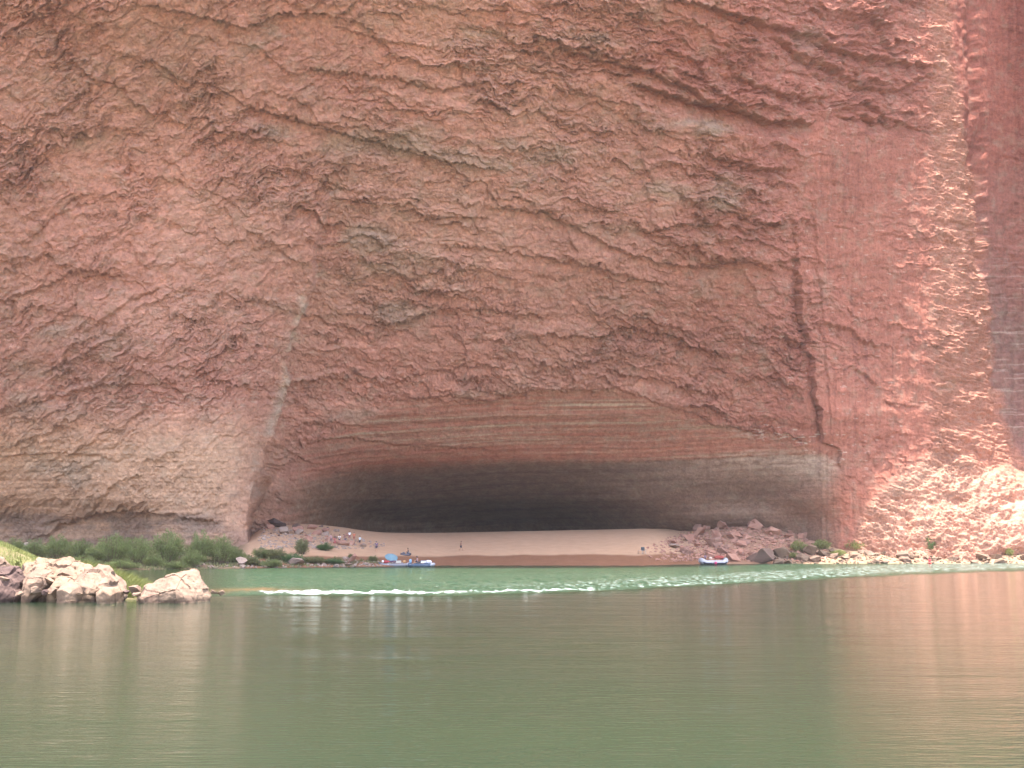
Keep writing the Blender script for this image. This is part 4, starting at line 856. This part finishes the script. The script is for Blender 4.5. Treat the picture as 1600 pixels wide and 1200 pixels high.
# raft under the rubble heap
YR = 196.5
rr_ = raft(wpos(1107, YR), R(10), 5.4, 2.4, M_white_t, M_white_t, 'pale grey raft with a dark side and crimson emblem moored below the rubble heap', None, True, True, True, .45, 1.5)
person(wpos(1095, YR, .95), R(170), 'row', (.16, .12, .22), (.10, .08, .10), 'person in a dark top at the oars of the pale grey raft', None, (.10, .08, .08))
lump('dry_bag', 'bag', 1116, YR + .4, 1.0, (1.7, .7, .6), cloth((.30, .06, .05)), 'long red bag on the stern of the pale grey raft', 9); lump('dry_bag', 'bag', 1103, YR + .5, .95, (.6, .5, .4), cloth((.60, .45, .38)), 'tan bag on the pale grey raft beside the rower', 10)
lump('dry_bag', 'bag', 1126, YR + .2, .9, (.5, .5, .35), cloth((.25, .30, .28)), 'dull green bag on the bow of the pale grey raft', 12)
# red kayak with paddler
yk = 203.; kr = empty('kayak', wpos(1437, yk, .0), R(70)); bm = bmesh.new()
add_limb(bm, [Vector((x, 0, .12 + .16 * abs(x / 1.3) ** 3)) for x in np.linspace(-1.35, 1.35, 15)], [max(.04, .32 * math.sqrt(max(0, 1 - (x / 1.38) ** 2))) for x in np.linspace(-1.35, 1.35, 15)], 14); obj_bm('hull', bm, M_red, kr)
bm = bmesh.new(); add_limb(bm, [Vector((-.1, -.75, .5)), Vector((.1, .75, .72))], [.018, .018], 8); pd = obj_bm('paddle', bm, M_black, kr)
for s, z in ((-1, .47), (1, .75)):
    bm = bmesh.new(); box_bm(bm, Vector((s * .12, s * .92, z)), (.16, .42, .02), 0, .008); obj_bm('blade', bm, M_white_t, pd)
tag(kr, 'small red kayak on the water off the sunlit right shore', 'kayak')
person(wpos(1437, yk, .28), R(-20), 'row', (.55, .04, .06), (.05, .05, .06), 'paddler in a red top sitting in the red kayak', None, (.5, .05, .07))
# camp chair on the sand
q0 = hit(1006, 866); kr = empty('camp_chair', q0, R(25)); dk = cloth((.05, .06, .07)); bm = bmesh.new(); box_bm(bm, Vector((0, 0, .45)), (.6, .5, .03)); obj_bm('seat', bm, dk, kr); bm = bmesh.new(); box_bm(bm, Vector((0, .26, .75)), (.6, .03, .5)); obj_bm('backrest', bm, dk, kr)
for s in (-1, 1):
    for t in (-1, 1): bm = bmesh.new(); add_limb(bm, [Vector((s * .28, t * .24, -.05)), Vector((-s * .05 + s * .3, -t * .2, .62))], [.018, .018], 6); obj_bm('leg', bm, M_metal, kr)
    bm = bmesh.new(); box_bm(bm, Vector((s * .32, 0, .65)), (.08, .5, .03)); obj_bm('armrest', bm, dk, kr)
kr.scale = (1.2,) * 3; tag(kr, 'dark folding chair alone on the damp edge of the sand', 'chair')
q0 = hit(1001, 866); tr_ = empty('camp_table', q0, R(10)); bm = bmesh.new(); box_bm(bm, Vector((0, 0, .6)), (.9, .6, .04)); obj_bm('table_top', bm, M_metal, tr_)
for s in (-1, 1):
    for t in (-1, 1): bm = bmesh.new(); add_limb(bm, [Vector((s * .4, t * .25, -.05)), Vector((s * .4, t * .25, .6))], [.018, .018], 6); obj_bm('leg', bm, M_black, tr_)
tag(tr_, 'small low camp table beside the dark folding chair on the sand', 'table')

# ================================================================ air
bm = bmesh.new(); bmesh.ops.create_cube(bm, size=1, matrix=Matrix.Translation((0, 30, 150)) @ Matrix.Diagonal((3100, 3100, 310, 1)))
mh = bpy.data.materials.new('haze'); mh.use_nodes = True; n = mh.node_tree.nodes; n.remove(n['Principled BSDF']); pv = n.new('ShaderNodeVolumePrincipled')
pv.inputs['Color'].default_value = (.92, .90, .95, 1); pv.inputs['Density'].default_value = .00008; mh.node_tree.links.new(pv.outputs[0], n['Material Output'].inputs['Volume'])
hz = obj_bm('haze', bm, mh, None, False); tag(hz, 'thin pale air between the camera and the cliff', None, None, 'stuff')
